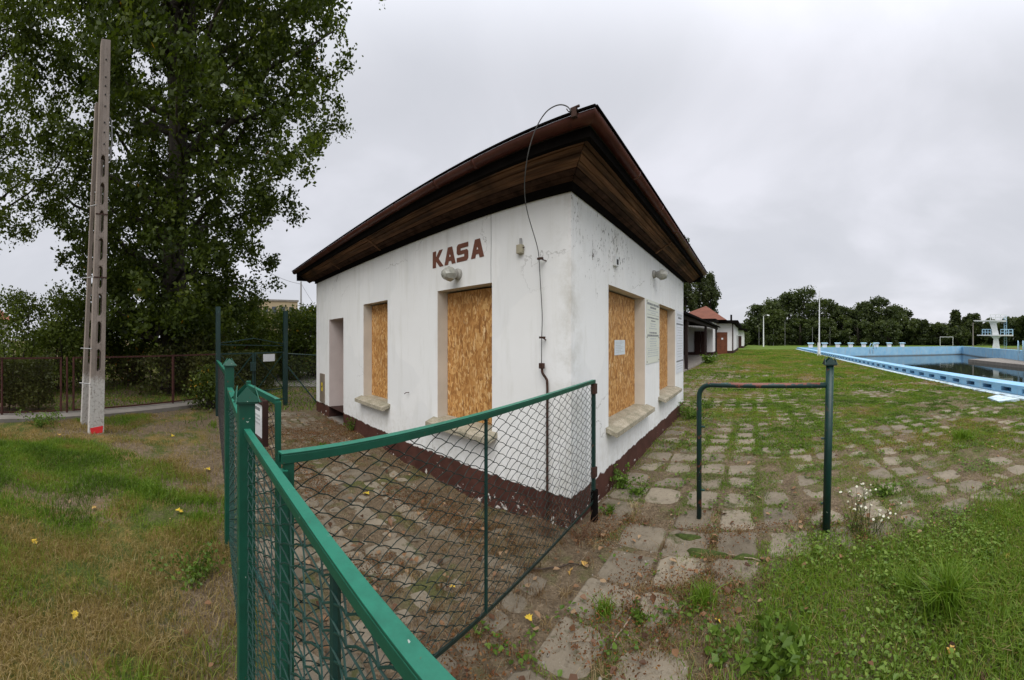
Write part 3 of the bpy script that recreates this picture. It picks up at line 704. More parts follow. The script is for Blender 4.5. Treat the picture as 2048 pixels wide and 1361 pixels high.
# junction box, doorbell, hook
jx = WY * math.tan((1043 - PXV) / F)
o = empty('junction_box', (jx, WY, 2.42), 'small cream junction box on the wall beside the hanging wire', 'junction box')
MB().box(jx - .032, jx + .032, WY - .045, WY + .002, 2.415, 2.50).build('body', MAT['box'], o, bevel=.006)
MB().tube([(jx + .005, WY - .02, 2.50), (jx + .005, WY - .02, 2.56)], .012, 8).build('conduit', MAT['metal'], o)
MB().tube([(jx - .045, WY - .02, 2.455), (jx + .05, WY - .02, 2.47)], .005, 6).build('screw', MAT['rust'], o)
yb_ = 1.482 / math.tan((1500 - 1229) / F)
o = empty('doorbell', (WX, yb_, 2.45), 'small white and black doorbell box on the peeling wall above the window', 'doorbell')
MB().box(WX - .002, WX + .035, yb_ - .05, yb_ + .05, 2.425, 2.54).build('body', MAT['white_paint'], o, bevel=.004)
MB().box(WX + .034, WX + .042, yb_ - .018, yb_ + .02, 2.445, 2.50).build('button', MAT['black'], o)
hx = WY * math.tan((818 - PXV) / F)
o = empty('wall_hook', (hx, WY, 0.88), 'small rusty hook sticking out of the white wall between the windows', 'hook')
MB().tube([(hx, WY + .01, .90), (hx, WY - .05, .90), (hx - .03, WY - .055, .88)], .005, 6).build('hook', MAT['rust'], o)
# crack-like thin cable above the window
cx_ = WY * math.tan((982.5 - PXV) / F)
tag(MB().tube([(cx_, WY - .004, 2.885), (cx_ + .003, WY - .005, 2.6), (cx_ - .002, WY - .004, 2.40), (cx_, WY - .004, 2.19)], .0025, 5).build('thin_cable', MAT['metal']), 'thin grey cable running down from the frieze to the boarded window', 'cable')
# electricity cupboard
a_, b_ = WY * math.tan((642 - PXV) / F), WY * math.tan((650 - PXV) / F)
o = empty('electricity_cupboard', ((a_ + b_) / 2, WY, 0.28), 'grey brown electricity cupboard with yellow warning sign beside the door niche', 'cupboard')
MB().box(a_, b_, WY - .03, WY + .01, .25, .87).build('door', MAT['steelbox'], o, bevel=.004)
MB().box(a_ + .1, b_ - .06, WY - .034, WY - .031, .50, .68).build('warning_sign', MAT['yellow'], o)
m_ = MB(); xm = (a_ + b_) / 2 + .02
m_.extrude([(-.02, .0), (.0, -.05), (.005, -.012), (.03, -.012), (.008, .05), (.004, .01)], lambda u, v, w: (xm + u, WY - .0345 - w, .60 + v), .002)
m_.build('lightning_mark', MAT['black'], o)
# information boards and notices with faint printed lines
def print_lines(axis_y0, axis_y1, rows, x, parent, seed):
    rr_ = random.Random(seed)
    for (z, h_, ind, dark, words) in rows:
        m_ = MB(); y = axis_y0 + ind; end = axis_y1 - ind
        while y < end - 0.01:
            w = rr_.uniform(.02, .07) if words else end - y
            m_.box(x, x + .0008, y, min(y + w, end), z - h_ / 2, z + h_ / 2); y += w + .014
        m_.build('print_line', MAT['ink'] if dark else MAT['ink_lt'], parent)
o = empty('notice_board', (WX + .005, 5.2, 1.25), 'cream enamel rules board between the two boarded windows of the peeling wall', 'notice board')
MB().box(WX + .002, WX + .008, 4.86, 5.58, 1.25, 2.20).build('panel', MAT['cream'], o)
rows = [(2.14, .034, .03, 1, 1), (2.09, .03, .2, 1, 1), (2.045, .016, .06, 0, 1), (2.01, .014, .22, 0, 1), (1.98, .004, .02, 1, 0), (1.935, .020, .05, 1, 1), (1.89, .018, .24, 1, 1),
        (1.845, .014, .2, 0, 1), (1.81, .014, .22, 0, 1), (1.775, .014, .14, 0, 1), (1.71, .022, .16, 1, 1), (1.67, .024, .05, 1, 1), (1.655, .003, .03, 1, 0), (1.62, .016, .2, 0, 1),
        (1.58, .014, .16, 0, 1), (1.545, .014, .2, 0, 1), (1.51, .014, .18, 0, 1), (1.475, .006, .03, 0, 0), (1.445, .014, .08, 0, 1), (1.41, .014, .06, 0, 1), (1.385, .005, .03, 0, 0), (1.355, .014, .08, 0, 1)]
print_lines(4.86, 5.58, rows, WX + .0085, o, 3)
for yy, zz in ((4.89, 2.17), (5.55, 2.17), (4.89, 1.28), (5.55, 1.28), (4.89, 1.64), (5.55, 1.64)):
    MB().lathe((WX + .008, yy, zz), (1, 0, 0), [(0, .011), (.004, .008)], 8).build('screw', MAT['rust'], o)
o = empty('notice_board', (WX + .005, 7.25, .95), 'white enamel notice board with two black bands at the far end of the wall', 'notice board')
MB().box(WX + .002, WX + .008, 6.92, 7.66, 0.92, 2.20).build('panel', MAT['wboard'], o)
print_lines(6.92, 7.66, [(2.12, .05, .1, 0, 1), (2.06, .04, .2, 1, 1), (1.99, .006, .05, 0, 0), (1.93, .030, .02, 1, 0), (1.16, .030, .02, 1, 0)] + [(1.86 - .055 * i, .012, .07 + .04 * (i % 3), 0, 1) for i in range(12)] + [(1.1 - .05 * i, .012, .1, 0, 1) for i in range(3)], WX + .0085, o, 5)
o = empty('paper_notice', (WX - .155, 4.2, 1.45), 'grey blue paper notice pinned to the boarded window', 'notice')
MB().box(WX - .154, WX - .1525, 4.03, 4.40, 1.41, 1.60).build('sheet', MAT['paper_grey'], o)
for k in range(7):
    MB().box(WX - .1525, WX - .1518, 4.07, 4.35 - .05 * (k % 3), 1.57 - .021 * k, 1.576 - .021 * k).build('print_line', MAT['ink_lt'], o)
# lightning conductor: looping wire, clamps, test joint, pipe
def onwall(px, py, off=0.0):
    y = WY - off; p_ = (px - PXV) / F; d = y / math.cos(p_); return (y * math.tan(p_), y, CH - d * (py - HOR) / F)
lc = empty('lightning_conductor', (-1.9, WY, 0), 'wire looping from the roof edge down the wall into a rusty pipe', 'lightning conductor')
pts = [onwall(1142, 222, OV + .03), onwall(1135, 213, OV + .04), onwall(1122, 209, OV + .05), onwall(1107, 213, OV + .06), onwall(1092, 224, OV + .07), onwall(1077, 246, OV + .06), onwall(1065, 275, OV + .05), onwall(1056, 308, OV + .03), onwall(1050.5, 345, .42),
       onwall(1049, 372, .36), onwall(1050.5, 400, .30), onwall(1055, 425, .24), onwall(1062, 450, .18), onwall(1071, 480, .11), onwall(1076, 500, .06), onwall(1078, 517, .05), onwall(1080.5, 560, .05), onwall(1083.5, 610, .05), onwall(1084.5, 640, .05), onwall(1083.5, 675, .05), onwall(1083, 728, .045)]
def smooth_path(pts, n=4):
    out = []; P = [Vector(q) for q in pts]
    for i in range(len(P) - 1):
        p0, p1, p2, p3 = P[max(i - 1, 0)], P[i], P[i + 1], P[min(i + 2, len(P) - 1)]
        for k in range(n):
            t_ = k / n
            out.append(0.5 * ((2 * p1) + (p2 - p0) * t_ + (2 * p0 - 5 * p1 + 4 * p2 - p3) * t_ ** 2 + (3 * p1 - p0 - 3 * p2 + p3) * t_ ** 3))
    out.append(P[-1]); return out
MB().tube(smooth_path(pts), 0.0045, 6).build('wire', MAT['cable'], lc, True)
for py in (517, 675):
    a = Vector(onwall(1080 if py == 517 else 1084, py, .05)); w = Vector(onwall(1093 if py == 517 else 1092, py + 5, 0.0))
    MB().bar(a + Vector((-.025, 0, 0)), a + Vector((.03, 0, 0)), .022, .018).build('clamp', MAT['rust'], lc)
    MB().tube([a, w], .005, 6).build('clamp_pin', MAT['rust'], lc)
a = Vector(onwall(1083.5, 731, .045)); MB().box(a.x - .022, a.x + .022, a.y - .018, a.y + .018, a.z - .028, a.z + .022).build('test_joint', MAT['rust'], lc, bevel=.004)
MB().tube(smooth_path([onwall(1084, 736, .045), onwall(1085, 746, .045), onwall(1092, 757, .035), onwall(1094.5, 770, .03), onwall(1094.5, 850, .03), onwall(1094.5, 1040, .03)]), .0115, 8).build('pipe', MAT['rust'], lc, True)
a = Vector((-1.20, EY - .012, ZR + .01)); cl = MB(); cl.box(a.x - .022, a.x + .018, a.y - .012, a.y + .03, a.z - .05, a.z + .014); cl.tube([(a.x - .02, a.y, a.z + .0), (a.x - .05, a.y, a.z + .006), (a.x - .065, a.y, a.z + .03)], .004, 6)
cl.tube([(a.x - .03, a.y, a.z + .016), (a.x + .04, a.y, a.z + .02)], .009, 6); cl.tube([(a.x + .0, a.y + .01, a.z + .0), (a.x + .01, a.y + .01, a.z + .032)], .007, 6)
cl.build('roof_clamp', MAT['rust'], lc)

# ------------------------------------------------------------------ chain-link and green fence
def seg_tubes(P0, P1, r, sides=4):
    P0, P1 = np.asarray(P0, float), np.asarray(P1, float); d = P1 - P0; L = np.linalg.norm(d, axis=1, keepdims=True); d = d / np.maximum(L, 1e-9)
    up = np.where(np.abs(d[:, 2:3]) > 0.9, np.array([[1.0, 0, 0]]), np.array([[0, 0, 1.0]]))
    sd = np.cross(d, up); sd /= np.linalg.norm(sd, axis=1, keepdims=True); u = np.cross(sd, d)
    n = len(P0); V = np.zeros((n, 2 * sides, 3))
    for k in range(sides):
        a = 2 * math.pi * k / sides; off = (sd * math.cos(a) + u * math.sin(a)) * r
        V[:, k] = P0 - d * r * .5 + off; V[:, sides + k] = P1 + d * r * .5 + off
    base = (np.arange(n) * 2 * sides)[:, None]
    Fs = np.concatenate([base + np.array([[k, (k + 1) % sides, sides + (k + 1) % sides, sides + k]]) for k in range(sides)], 0)
    return V.reshape(-1, 3), Fs
def chain_link(name, A, B, zb, zt, pitch, r, m, parent, sides=4, sag=0.0, depth=0.004):
    """zigzag wires hooked into each other between ground points A and B; zb, zt functions of 0..1"""
    A, B = np.array(A[:2], float), np.array(B[:2], float); L = np.linalg.norm(B - A); d = (B - A) / L; nrm = np.array([-d[1], d[0]])
    P0, P1 = [], []; n = int(L / pitch)
    for i in range(n + 1):
        c = i * pitch + (L - n * pitch) / 2
        lo, hi = zb(c / L), zt(c / L); steps = max(2, int((hi - lo) / (pitch * .5)))
        z = hi; s = 1 if i % 2 else -1; prev = None
        for k in range(steps + 1):
            u = min(max(c + s * pitch / 2 * 1.04, 0), L); w = depth * (1 if k % 2 else -1)
            sg = sag * math.sin(math.pi * u / L) * math.sin(u * 3.1 + i * .3) * .5
            q = (A[0] + d[0] * u + nrm[0] * w, A[1] + d[1] * u + nrm[1] * w, z + sg)
            if prev:
                if sides > 4:       # rounded knuckles: bow the wire a little between hooks
                    sgn = 1 if (k % 2) else -1; m3 = tuple((a_ + b_) / 2 for a_, b_ in zip(prev, q)); m3 = (m3[0] + d[0] * s * pitch * .07, m3[1] + d[1] * s * pitch * .07, m3[2] + pitch * .05)
                    P0.append(prev); P1.append(m3); P0.append(m3); P1.append(q)
                else: P0.append(prev); P1.append(q)
            prev = q; z = hi - (hi - lo) * (k + 1) / steps; s = -s
    V, Fs = seg_tubes(P0, P1, r, sides)
    off = np.array(parent.location) if parent else 0
    o = raw_mesh(name, V - off, Fs, m, parent); o['kind'] = 'stuff'
    return o
POST1, POST2, JOINT, TALL = (-1.40, .193), (-2.70, .242), (-.985, .205), (-7.49, .43)
AEND = (0.06, .240)
fence = empty('green_fence', (POST1[0], POST1[1], 0), 'bright green wire mesh fence with capped posts crossing the lawn edge', 'fence')
def crown_cap(x, y, z, w, m, parent, spread=1.0, ht=.055):
    """folded sheet cap: a tray with four upturned triangular flaps"""
    mb = MB(); h = w * .62
    mb.box(x - h, x + h, y - h, y + h, z - .012, z - .004)
    t_ = .003
    for ax in range(4):
        c_, s_ = [(1, 0), (0, 1), (-1, 0), (0, -1)][ax]
        def T(u, v, o_): return (x + c_ * o_ - s_ * u, y + s_ * o_ + c_ * u, z + v)
        k = h * 1.34
        a = [T(-k, -.004, h + .002), T(k, -.004, h + .002), T(0, ht, h * spread)]
        b = [T(-k, -.004, h + .002 + t_), T(k, -.004, h + .002 + t_), T(0, ht, h * spread + t_)]
        mb.add(a + b, [(0, 1, 2), (5, 4, 3), (0, 3, 4, 1), (1, 4, 5, 2), (2, 5, 3, 0)])
    return mb.build('post_cap', m, parent)
for (x_, y_), ht, w in ((POST1, 1.355, .066), (POST2, 1.40, .07)):
    MB().box(x_ - w / 2, x_ + w / 2, y_ - w / 2, y_ + w / 2, -.15, ht).build('post', MAT['green'], fence, bevel=.004)
crown_cap(POST1[0], POST1[1], 1.362, .070, MAT['green'], fence, 0.78, .055)
crown_cap(POST2[0], POST2[1], 1.41, .070, MAT['green'], fence, 0.30, .05)
db = MB()
for k in range(26): 
    a = rnd.uniform(-.035, .035); b = rnd.uniform(-.035, .035); r_ = rnd.uniform(.003, .008); db.lathe((POST1[0] + a, POST1[1] + b, 1.356), (0, 0, 1), [(0, r_), (r_, r_ * .8), (r_ * 1.6, r_ * .2)], 5)
db.build('debris', plain('dead_leaf_debris', (.16, .15, .11), .9, .5, 40), fence)['kind'] = 'stuff'
# rails (painted angle section: flat top plus a down-turned leg)
def angle_rail(a, b, w, parent, m):
    mb = MB(); a, b = Vector(a), Vector(b)
    d = (b - a).normalized(); sd = d.cross(Vector((0, 0, 1))).normalized()
    mb.bar(a, b, w, .006); mb.bar(a - sd * (w / 2 - .003) - Vector((0, 0, w / 2)), b - sd * (w / 2 - .003) - Vector((0, 0, w / 2)), .006, w - .006)
    mb.bar(a + sd * (w / 2 - .003) - Vector((0, 0, w / 2)), b + sd * (w / 2 - .003) - Vector((0, 0, w / 2)), .006, w - .006)
    return mb.build('rail', m, parent, bevel=.0015)
ZA = 1.248
angle_rail((POST1[0] + .03, POST1[1], ZA), (AEND[0], AEND[1], ZA + .0), .027, fence, MAT['green'])
angle_rail((POST2[0] + .03, POST2[1], 1.235), (POST1[0] - .03, POST1[1], 1.262), .042, fence, MAT['green'])
angle_rail((TALL[0] + .03, TALL[1] - .02, 1.17), (POST2[0] - .03, POST2[1], 1.345), .042, fence, MAT['green'])
MB().box(AEND[0] - .025, AEND[0] + .025, AEND[1] - .025, AEND[1] + .025, -.1, 1.255).build('post', MAT['green'], fence)
MB().box(JOINT[0] - .014, JOINT[0] + .014, JOINT[1] + .018, JOINT[1] + .05, -.1, 1.225).build('post', MAT['green'], fence)
MB().tube([(-.553, .228, -.1), (-.553, .228, 1.236)], .0105, 8).build('stay', MAT['green_dk'], fence)
chain_link('wire_mesh', POST1, AEND, lambda s: .06, lambda s: 1.232, .047, .0020, MAT['wire_lt'], fence, 5, .006, .006)
chain_link('wire_mesh', POST2, POST1, lambda s: .06, lambda s: 1.21, .058, .0022, MAT['wire_lt'], fence, 5, .004)
chain_link('wire_mesh', TALL, POST2, lambda s: .06, lambda s: 1.15 + .15 * s, .06, .0022, MAT['wire_dk'], fence, 4)
# long leaf running to the house corner
GE = (ray(1187, 3.15).x, ray(1187, 3.15).y)
leaf = empty('mesh_gate', (GE[0], GE[1], 0), 'long green framed wire mesh gate leaf reaching the house corner', 'gate')
G0 = (JOINT[0] - .005, JOINT[1] + .03)
def gl(s, z): return (G0[0] + (GE[0] - G0[0]) * s, G0[1] + (GE[1] - G0[1]) * s, z)
ztop = lambda s: 1.272 - .03 * s
zbot = lambda s: .42 - .27 * s
angle_rail(gl(0, ztop(0)), gl(1, ztop(1)), .031, leaf, MAT['green'])
MB().bar(gl(.0, zbot(0)), gl(1, zbot(1)), .009, .016).build('bottom_rail', MAT['wire'], leaf)
MB().bar(gl(1, .1), gl(1, ztop(1)), .03, .03).build('stile', MAT['green_dk'], leaf)
MB().bar(gl(0.01, .30), gl(0.01, ztop(0)), .024, .03).build('stile', MAT['green'], leaf)
sm = .3727
MB().tube([gl(sm, zbot(sm)), gl(sm, ztop(sm))], .0085, 8).build('stile', MAT['green_dk'], leaf)
chain_link('wire_mesh', gl(0.01, 0), gl(.995, 0), lambda s: zbot(s), lambda s: ztop(s) - .02, .057, .0018, MAT['wire'], leaf, 5, .004, .004)
for zz in (1.165, .42):
    MB().box(GE[0] - .012, GE[0] + .03, GE[1] - .03, GE[1] + .016, zz - .045, zz + .045).build('hinge', MAT['rust'], leaf)
MB().box(GE[0] - .02, GE[0] + .035, GE[1] - .025, GE[1] + .03, -.02, .26).build('hinge_post', MAT['tar_shade'], leaf, bevel=.008)
# open wicket leaf with the framed notice, behind the near post
wk = empty('wicket_gate', (-3.0, .62, 0), 'small open green wicket leaf standing behind the crown-capped post', 'gate')
A_, B_ = (-2.62, .30), (-2.46, .56)      # seen edge-on behind POST1
A_ = (ray(497, 2.35).x, ray(497, 2.35).y); B_ = (ray(556, 1.85).x, ray(556, 1.85).y)
wz = 1.275
MB().bar((A_[0], A_[1], wz + .015), (B_[0], B_[1], wz), .026, .03).build('rail', MAT['green'], wk)
MB().bar((B_[0], B_[1], .12), (B_[0], B_[1], wz), .022, .03).build('stile', MAT['green'], wk)
MB().bar((A_[0], A_[1], .12), (A_[0], A_[1], wz + .05), .03, .03).build('stile', MAT['green'], wk)
MB().bar((A_[0], A_[1], .14), (B_[0], B_[1], .14), .02, .03).build('rail', MAT['green_dk'], wk)
chain_link('wire_mesh', A_, B_, lambda s: .14, lambda s: wz + .03 - .05 * s, .06, .002, MAT['wire_dk'], wk, 4)
nb = empty('framed_notice', (A_[0], A_[1], 1.0), 'white notice in a dark brown wooden frame hung on the wicket leaf', 'notice')
dv = Vector((B_[0] - A_[0], B_[1] - A_[1], 0)).normalized(); nv = Vector((dv.y, -dv.x, 0))
if nv.dot(Vector((-A_[0], -A_[1], 0))) < 0: nv = -nv
L_ = (Vector(B_) - Vector(A_)).length
def np_(s, z, o_): q = Vector((A_[0], A_[1], 0)) + dv * s + nv * o_; return (q.x, q.y, z)
s0, s1 = L_ * .02, L_ * .80
fm = MB()
z0_, z1_ = 1.03, 1.25
fm.hexa([np_(s0, z0_, .02), np_(s1, z0_, .02), np_(s1, z0_, .03), np_(s0, z0_, .03), np_(s0, z1_, .02), np_(s1, z1_, .02), np_(s1, z1_, .03), np_(s0, z1_, .03)])
fm.bar(np_(s1, z0_ - .015, .034), np_(s1, z1_ + .015, .034), .03, .03); fm.bar(np_(s0, z0_ - .015, .034), np_(s0, z1_ + .015, .034), .03, .03); fm.bar(np_(s0, z1_, .034), np_(s1, z1_, .034), .03, .025); fm.bar(np_(s0, z0_, .034), np_(s1, z0_, .034), .03, .025)
fm.build('frame', MAT['dkbrown'], nb)
sh = MB(); e0, e1 = s0 + .02, s1 - .05
sh.hexa([np_(e0, z0_ + .01, .031), np_(e1, z0_ + .01, .031), np_(e1, z0_ + .01, .034), np_(e0, z0_ + .01, .034), np_(e0, z1_ - .02, .031), np_(e1, z1_ - .02, .031), np_(e1, z1_ - .02, .034), np_(e0, z1_ - .02, .034)])
sh.build('sheet', MAT['paper'], nb)
for k, (zz, hh, mm) in enumerate(((1.19, .018, 'ink'), (1.155, .012, 'ink_lt'), (1.135, .010, 'ink_lt'), (1.11, .012, 'ink_lt'))):
    q = MB(); q.hexa([np_(e0 + .03, zz, .0342), np_(e1 - .04, zz, .0342), np_(e1 - .04, zz, .035), np_(e0 + .03, zz, .035), np_(e0 + .03, zz + hh, .0342), np_(e1 - .04, zz + hh, .0342), np_(e1 - .04, zz + hh, .035), np_(e0 + .03, zz + hh, .035)])
    q.build('print_line', MAT[mm], nb)
# bent pipe barrier with capped post
BP, BL = (.64, 2.85), (-.458, 3.14)
br = empty('pipe_barrier', (BP[0], BP[1], 0), 'dark green bent pipe barrier with chipped red paint and a capped post', 'barrier')
MB().tube([(BP[0] - .015, BP[1], -.15), (BP[0] + .02, BP[1], 1.40)], .034, 16).build('post', MAT['green_dk'], br, True)
crown_cap(BP[0] + .02, BP[1], 1.402, .075, MAT['green_dk'], br, 0.85, .055)
dB = Vector((BP[0] - BL[0], BP[1] - BL[1], 0)); L_ = dB.length; dB.normalize()
pts = [(BL[0], BL[1], -.12), (BL[0], BL[1], 1.04)]
for k in range(7):
    a = math.pi / 2 * k / 6; q = Vector((BL[0], BL[1], 1.09)) + dB * (.11 * (1 - math.cos(a))) + Vector((0, 0, .11 * math.sin(a))); pts.append(tuple(q))
pts.append((BP[0], BP[1], 1.225))
MB().tube(pts, .023, 12).build('bent_pipe', MAT['green_rust'], br, True)
for (x_, y_), zz, s in ((BL, .82, 1), (BL, .25, 1), (BP, .78, -1), (BP, .24, -1)):
    q = Vector((x_, y_, zz)); MB().tube([q + dB * s * .02, q + dB * s * .055], .009, 8).build('lug', MAT['green_dk'], br)

# ------------------------------------------------------------------ tall gate, side mesh, brown fence, path, pole
GP0, GP1 = (-7.49, .43), (-8.38, 2.13)
tg = empty('double_gate', (GP0[0], GP0[1], 0), 'dark green double gate with tall posts, crossed braces and a gabled top bar', 'gate')
for x_, y_ in (GP0, GP1): MB().box(x_ - .05, x_ + .05, y_ - .05, y_ + .05, -.15, 2.31).build('post', MAT['green_tall'], tg)
def gg(s, z): return (GP0[0] + (GP1[0] - GP0[0]) * s, GP0[1] + (GP1[1] - GP0[1]) * s, z)
t_ = MB(); t_.bar(gg(0, 1.50), gg(1, 1.46), .02, .02); t_.build('truss_bar', MAT['green_dk'], tg)
t_ = MB(); t_.bar(gg(0.02, 1.53), gg(.5, 1.64), .02, .02); t_.bar(gg(.5, 1.64), gg(.98, 1.50), .02, .02); t_.build('truss_bar', MAT['green_dk'], tg)
for (sa, sb) in ((.03, .485), (.515, .97)):
    m_ = MB(); m_.bar(gg(sa, 1.30), gg(sb, 1.30), .03, .03); m_.bar(gg(sa, .16), gg(sb, .16), .03, .03); m_.bar(gg(sa, .15), gg(sa, 1.31), .03, .03); m_.bar(gg(sb, .15), gg(sb, 1.31), .045, .045)
    m_.build('leaf_frame', MAT['green_dk'], tg)
    m_ = MB(); m_.bar(gg(sa, 1.28), gg(sb, .40), .014, .014); m_.bar(gg(sa, .40), gg(sb, 1.28), .014, .014); m_.bar(gg(sa, .42), gg(sb, .42), .02, .02); m_.build('brace', MAT['green_dk'], tg)
    chain_link('wire_mesh', gg(sa, 0), gg(sb, 0), lambda s: .17, lambda s: 1.29, .06, .0016, MAT['wire_dk'], tg, 3)
m_ = MB(); q = gg(.47, .98); m_.box(q[0] + .02, q[0] + .08, q[1] - .05, q[1] + .08, .90, 1.10); m_.build('lock_case', MAT['green_tall'], tg)
o = empty('gate_plate', gg(.72, 1.1), 'white rectangular plate wired to the green double gate', 'plate')
m_ = MB(); a, b = Vector(gg(.62, 0)), Vector(gg(.80, 0)); nn = Vector((.04, .02, 0))
m_.hexa([tuple(a + nn + Vector((0, 0, 1.10))), tuple(b + nn + Vector((0, 0, 1.10))), tuple(b + nn * 1.2 + Vector((0, 0, 1.10))), tuple(a + nn * 1.2 + Vector((0, 0, 1.10))), tuple(a + nn + Vector((0, 0, 1.27))), tuple(b + nn + Vector((0, 0, 1.27))), tuple(b + nn * 1.2 + Vector((0, 0, 1.27))), tuple(a + nn * 1.2 + Vector((0, 0, 1.27)))])
m_.build('plate', MAT['paper'], o)
sf = empty('side_mesh_fence', (GP1[0], GP1[1], 0), 'dull wire mesh fence between the tall gate post and the house', 'fence')
SF1 = (-8.02, 3.3)
MB().tube([(GP1[0], GP1[1], 1.27), (SF1[0], SF1[1], 1.20)], .014, 6).build('rail', MAT['green_dk'], sf)
MB().tube([(SF1[0], SF1[1], -.1), (SF1[0], SF1[1], 1.25)], .025, 8).build('post', MAT['green_dk'], sf)
MB().bar((GP1[0] + .02, GP1[1] + .05, .95), (GP1[0] + .22, GP1[1] + .75, .05), .03, .03).build('strut', MAT['green_dk'], sf)
chain_link('wire_mesh', GP1, SF1, lambda s: .05, lambda s: 1.25 - .07 * s, .05, .0016, MAT['wire_dk'], sf, 3)
# brown garden fence
F0, F1 = (-5.1, -5.3), (-9.36, .52)
FL = math.hypot(F1[0] - F0[0], F1[1] - F0[1])
def ff(s, z): return (F0[0] + (F1[0] - F0[0]) * s, F0[1] + (F1[1] - F0[1]) * s, z)
def fs(px):      # where column px meets the fence line
    p_ = (px - PXV) / F; dx, dy = math.sin(p_), math.cos(p_); ex, ey = F1[0] - F0[0], F1[1] - F0[1]
    det = dx * (-ey) - dy * (-ex); return (dx * F0[1] - dy * F0[0]) / det * 1.0
def fs2(px):
    p_ = (px - PXV) / F; dx, dy = math.sin(p_), math.cos(p_)
    # F0 + s*E parallel to (dx,dy): (F0x+s Ex) dy - (F0y + s Ey) dx = 0
    ex, ey = F1[0] - F0[0], F1[1] - F0[1]; return (F0[1] * dx - F0[0] * dy) / (ex * dy - ey * dx)
bf = empty('garden_fence', ff(.5, 0), 'red brown iron framed wire fence along the garden hedge', 'fence')
def fence_panel(pa, pb):
    sa, sb = fs2(pa), fs2(pb)
    m_ = MB(); m_.bar(ff(sa, 1.22), ff(sb, 1.22), .03, .035); m_.bar(ff(sa, .10), ff(sb, .10), .03, .03); m_.bar(ff(sa, .08), ff(sa, 1.235), .03, .04); m_.bar(ff(sb, .08), ff(sb, 1.235), .03, .04)
    m_.build('panel_frame', MAT['rust_red'], bf)
    chain_link('wire_mesh', ff(sa, 0), ff(sb, 0), lambda s: .11, lambda s: 1.21, .055, .0014, MAT['rust'], bf, 3)
fence_panel(-60, 122); fence_panel(147, 345); fence_panel(347, 432)
for px in (134, 4, 346):
    MB().bar(ff(fs2(px), -.1), ff(fs2(px), 1.24), .035, .035).build('post', MAT['rust_red'], bf)
m_ = MB(); q0, q1 = Vector(ff(0, 0)), Vector(ff(1, 0)); nrm = Vector((-(q1 - q0).y, (q1 - q0).x, 0)).normalized()
if nrm.dot(-q0) < 0: nrm = -nrm
def strip(o0, o1, z0, z1):
    a, b = q0 + nrm * o0, q1 + nrm * o0; c, d = q1 + nrm * o1, q0 + nrm * o1
    m_.hexa([(a.x, a.y, z0), (b.x, b.y, z0), (c.x, c.y, z0), (d.x, d.y, z0), (a.x, a.y, z1), (b.x, b.y, z1), (c.x, c.y, z1), (d.x, d.y, z1)])
strip(-.12, .40, -.1, .055); tag(m_.build('path', MAT['concrete']), kind='structure')
# grey path beyond the side mesh
m_ = MB(); m_.add([(-12, 2.2, .012), (-30, 5.5, .012), (-30, 8.5, .012), (-11.2, 4.2, .012)], [(0, 1, 2, 3)]); tag(m_.build('path', MAT['concrete']), kind='structure')

def pole_material():
    t = NT('pole_concrete', 0.95, 0.15)
    n = t.noise(2.5, 6, 0.65, vec=t.scale(t.pos, (2, 2, 0.6))); n2 = t.noise(28, 5, 0.7); z_ = t.xyz()[2]
    c = t.mix(t.step(n, 0.32, 0.68), (0.20, 0.165, 0.14), (0.31, 0.262, 0.228))
    c = t.mix(t.math('MULTIPLY', t.step(n2, 0.55, 0.7), 0.5), c, (0.12, 0.11, 0.09))
    wl = t.math('MULTIPLY', t.step(t.math('ADD', z_, t.math('MULTIPLY', t.math('SUBTRACT', n2, 0.5), 0.35)), 1.0, 0.86), t.step(n2, 0.68, 0.5))
    c = t.mix(wl, c, (0.52, 0.50, 0.47))     # flaking whitewash at the foot
    t.col(c); t.bump(n2, 0.5, 0.008); return t.m
MAT['pole'] = pole_material()
def zn_pole(base, top, w0, w1, d0, d1, face, slots):
    """ladder-like concrete pole: two tapering flanges, thinner web with rounded through-slots"""
    base, top = Vector(base), Vector(top); ax = (top - base); H = ax.length; ax.normalize()
    fv = Vector(face); fv = (fv - ax * fv.dot(ax)).normalized(); sv = ax.cross(fv).normalized()
    mb = MB()
    def P(u, w, h):
        t_ = h / H; W = w0 + (w1 - w0) * t_; D = d0 + (d1 - d0) * t_; return base + ax * h + sv * (u * W / 2) + fv * (w * D / 2)
    def blk(u0, u1, h0, h1, f0, f1):
        mb.hexa([P(u0, f0, h0), P(u1, f0, h0), P(u1, f1, h0), P(u0, f1, h0), P(u0, f0, h1), P(u1, f0, h1), P(u1, f1, h1), P(u0, f1, h1)])
    inn = .40
    blk(-1, -inn, 0, H, -1, 1); blk(inn, 1, 0, H, -1, 1)
    h = 0
    for (s0_, s1_) in slots + [(H, H)]:
        blk(-inn, inn, h, s0_, -.985, .985)
        if s1_ > s0_:     # round the slot ends
            for (ha, hb, sg) in ((s0_, s0_ + .07, 1), (s1_, s1_ - .07, -1)):
                for sd_ in (-1, 1):
                    pts_ = [(sd_ * inn, ha), (sd_ * inn, hb), (sd_ * inn * .72, ha + (hb - ha) * .35), (0, ha)]
                    n_ = len(pts_); vv = [P(u, -.98, hh) for u, hh in pts_] + [P(u, .98, hh) for u, hh in pts_]
                    mb.add(vv, [tuple(range(n_)), tuple(range(2 * n_ - 1, n_ - 1, -1))] + [(i, (i + 1) % n_, n_ + (i + 1) % n_, n_ + i) for i in range(n_)])
        h = s1_
    return mb, P
pole = empty('concrete_pole', (-5.82, -1.75, 0), 'tall twin-legged slotted concrete utility pole on the lawn', 'utility pole')
pb = Vector((-5.82, -1.75, -.3)); pt = ray(211, 6.08, 85); pt = Vector((pt.x, pt.y, 6.75))
tocam = Vector((5.82, 1.75, 0)).normalized()
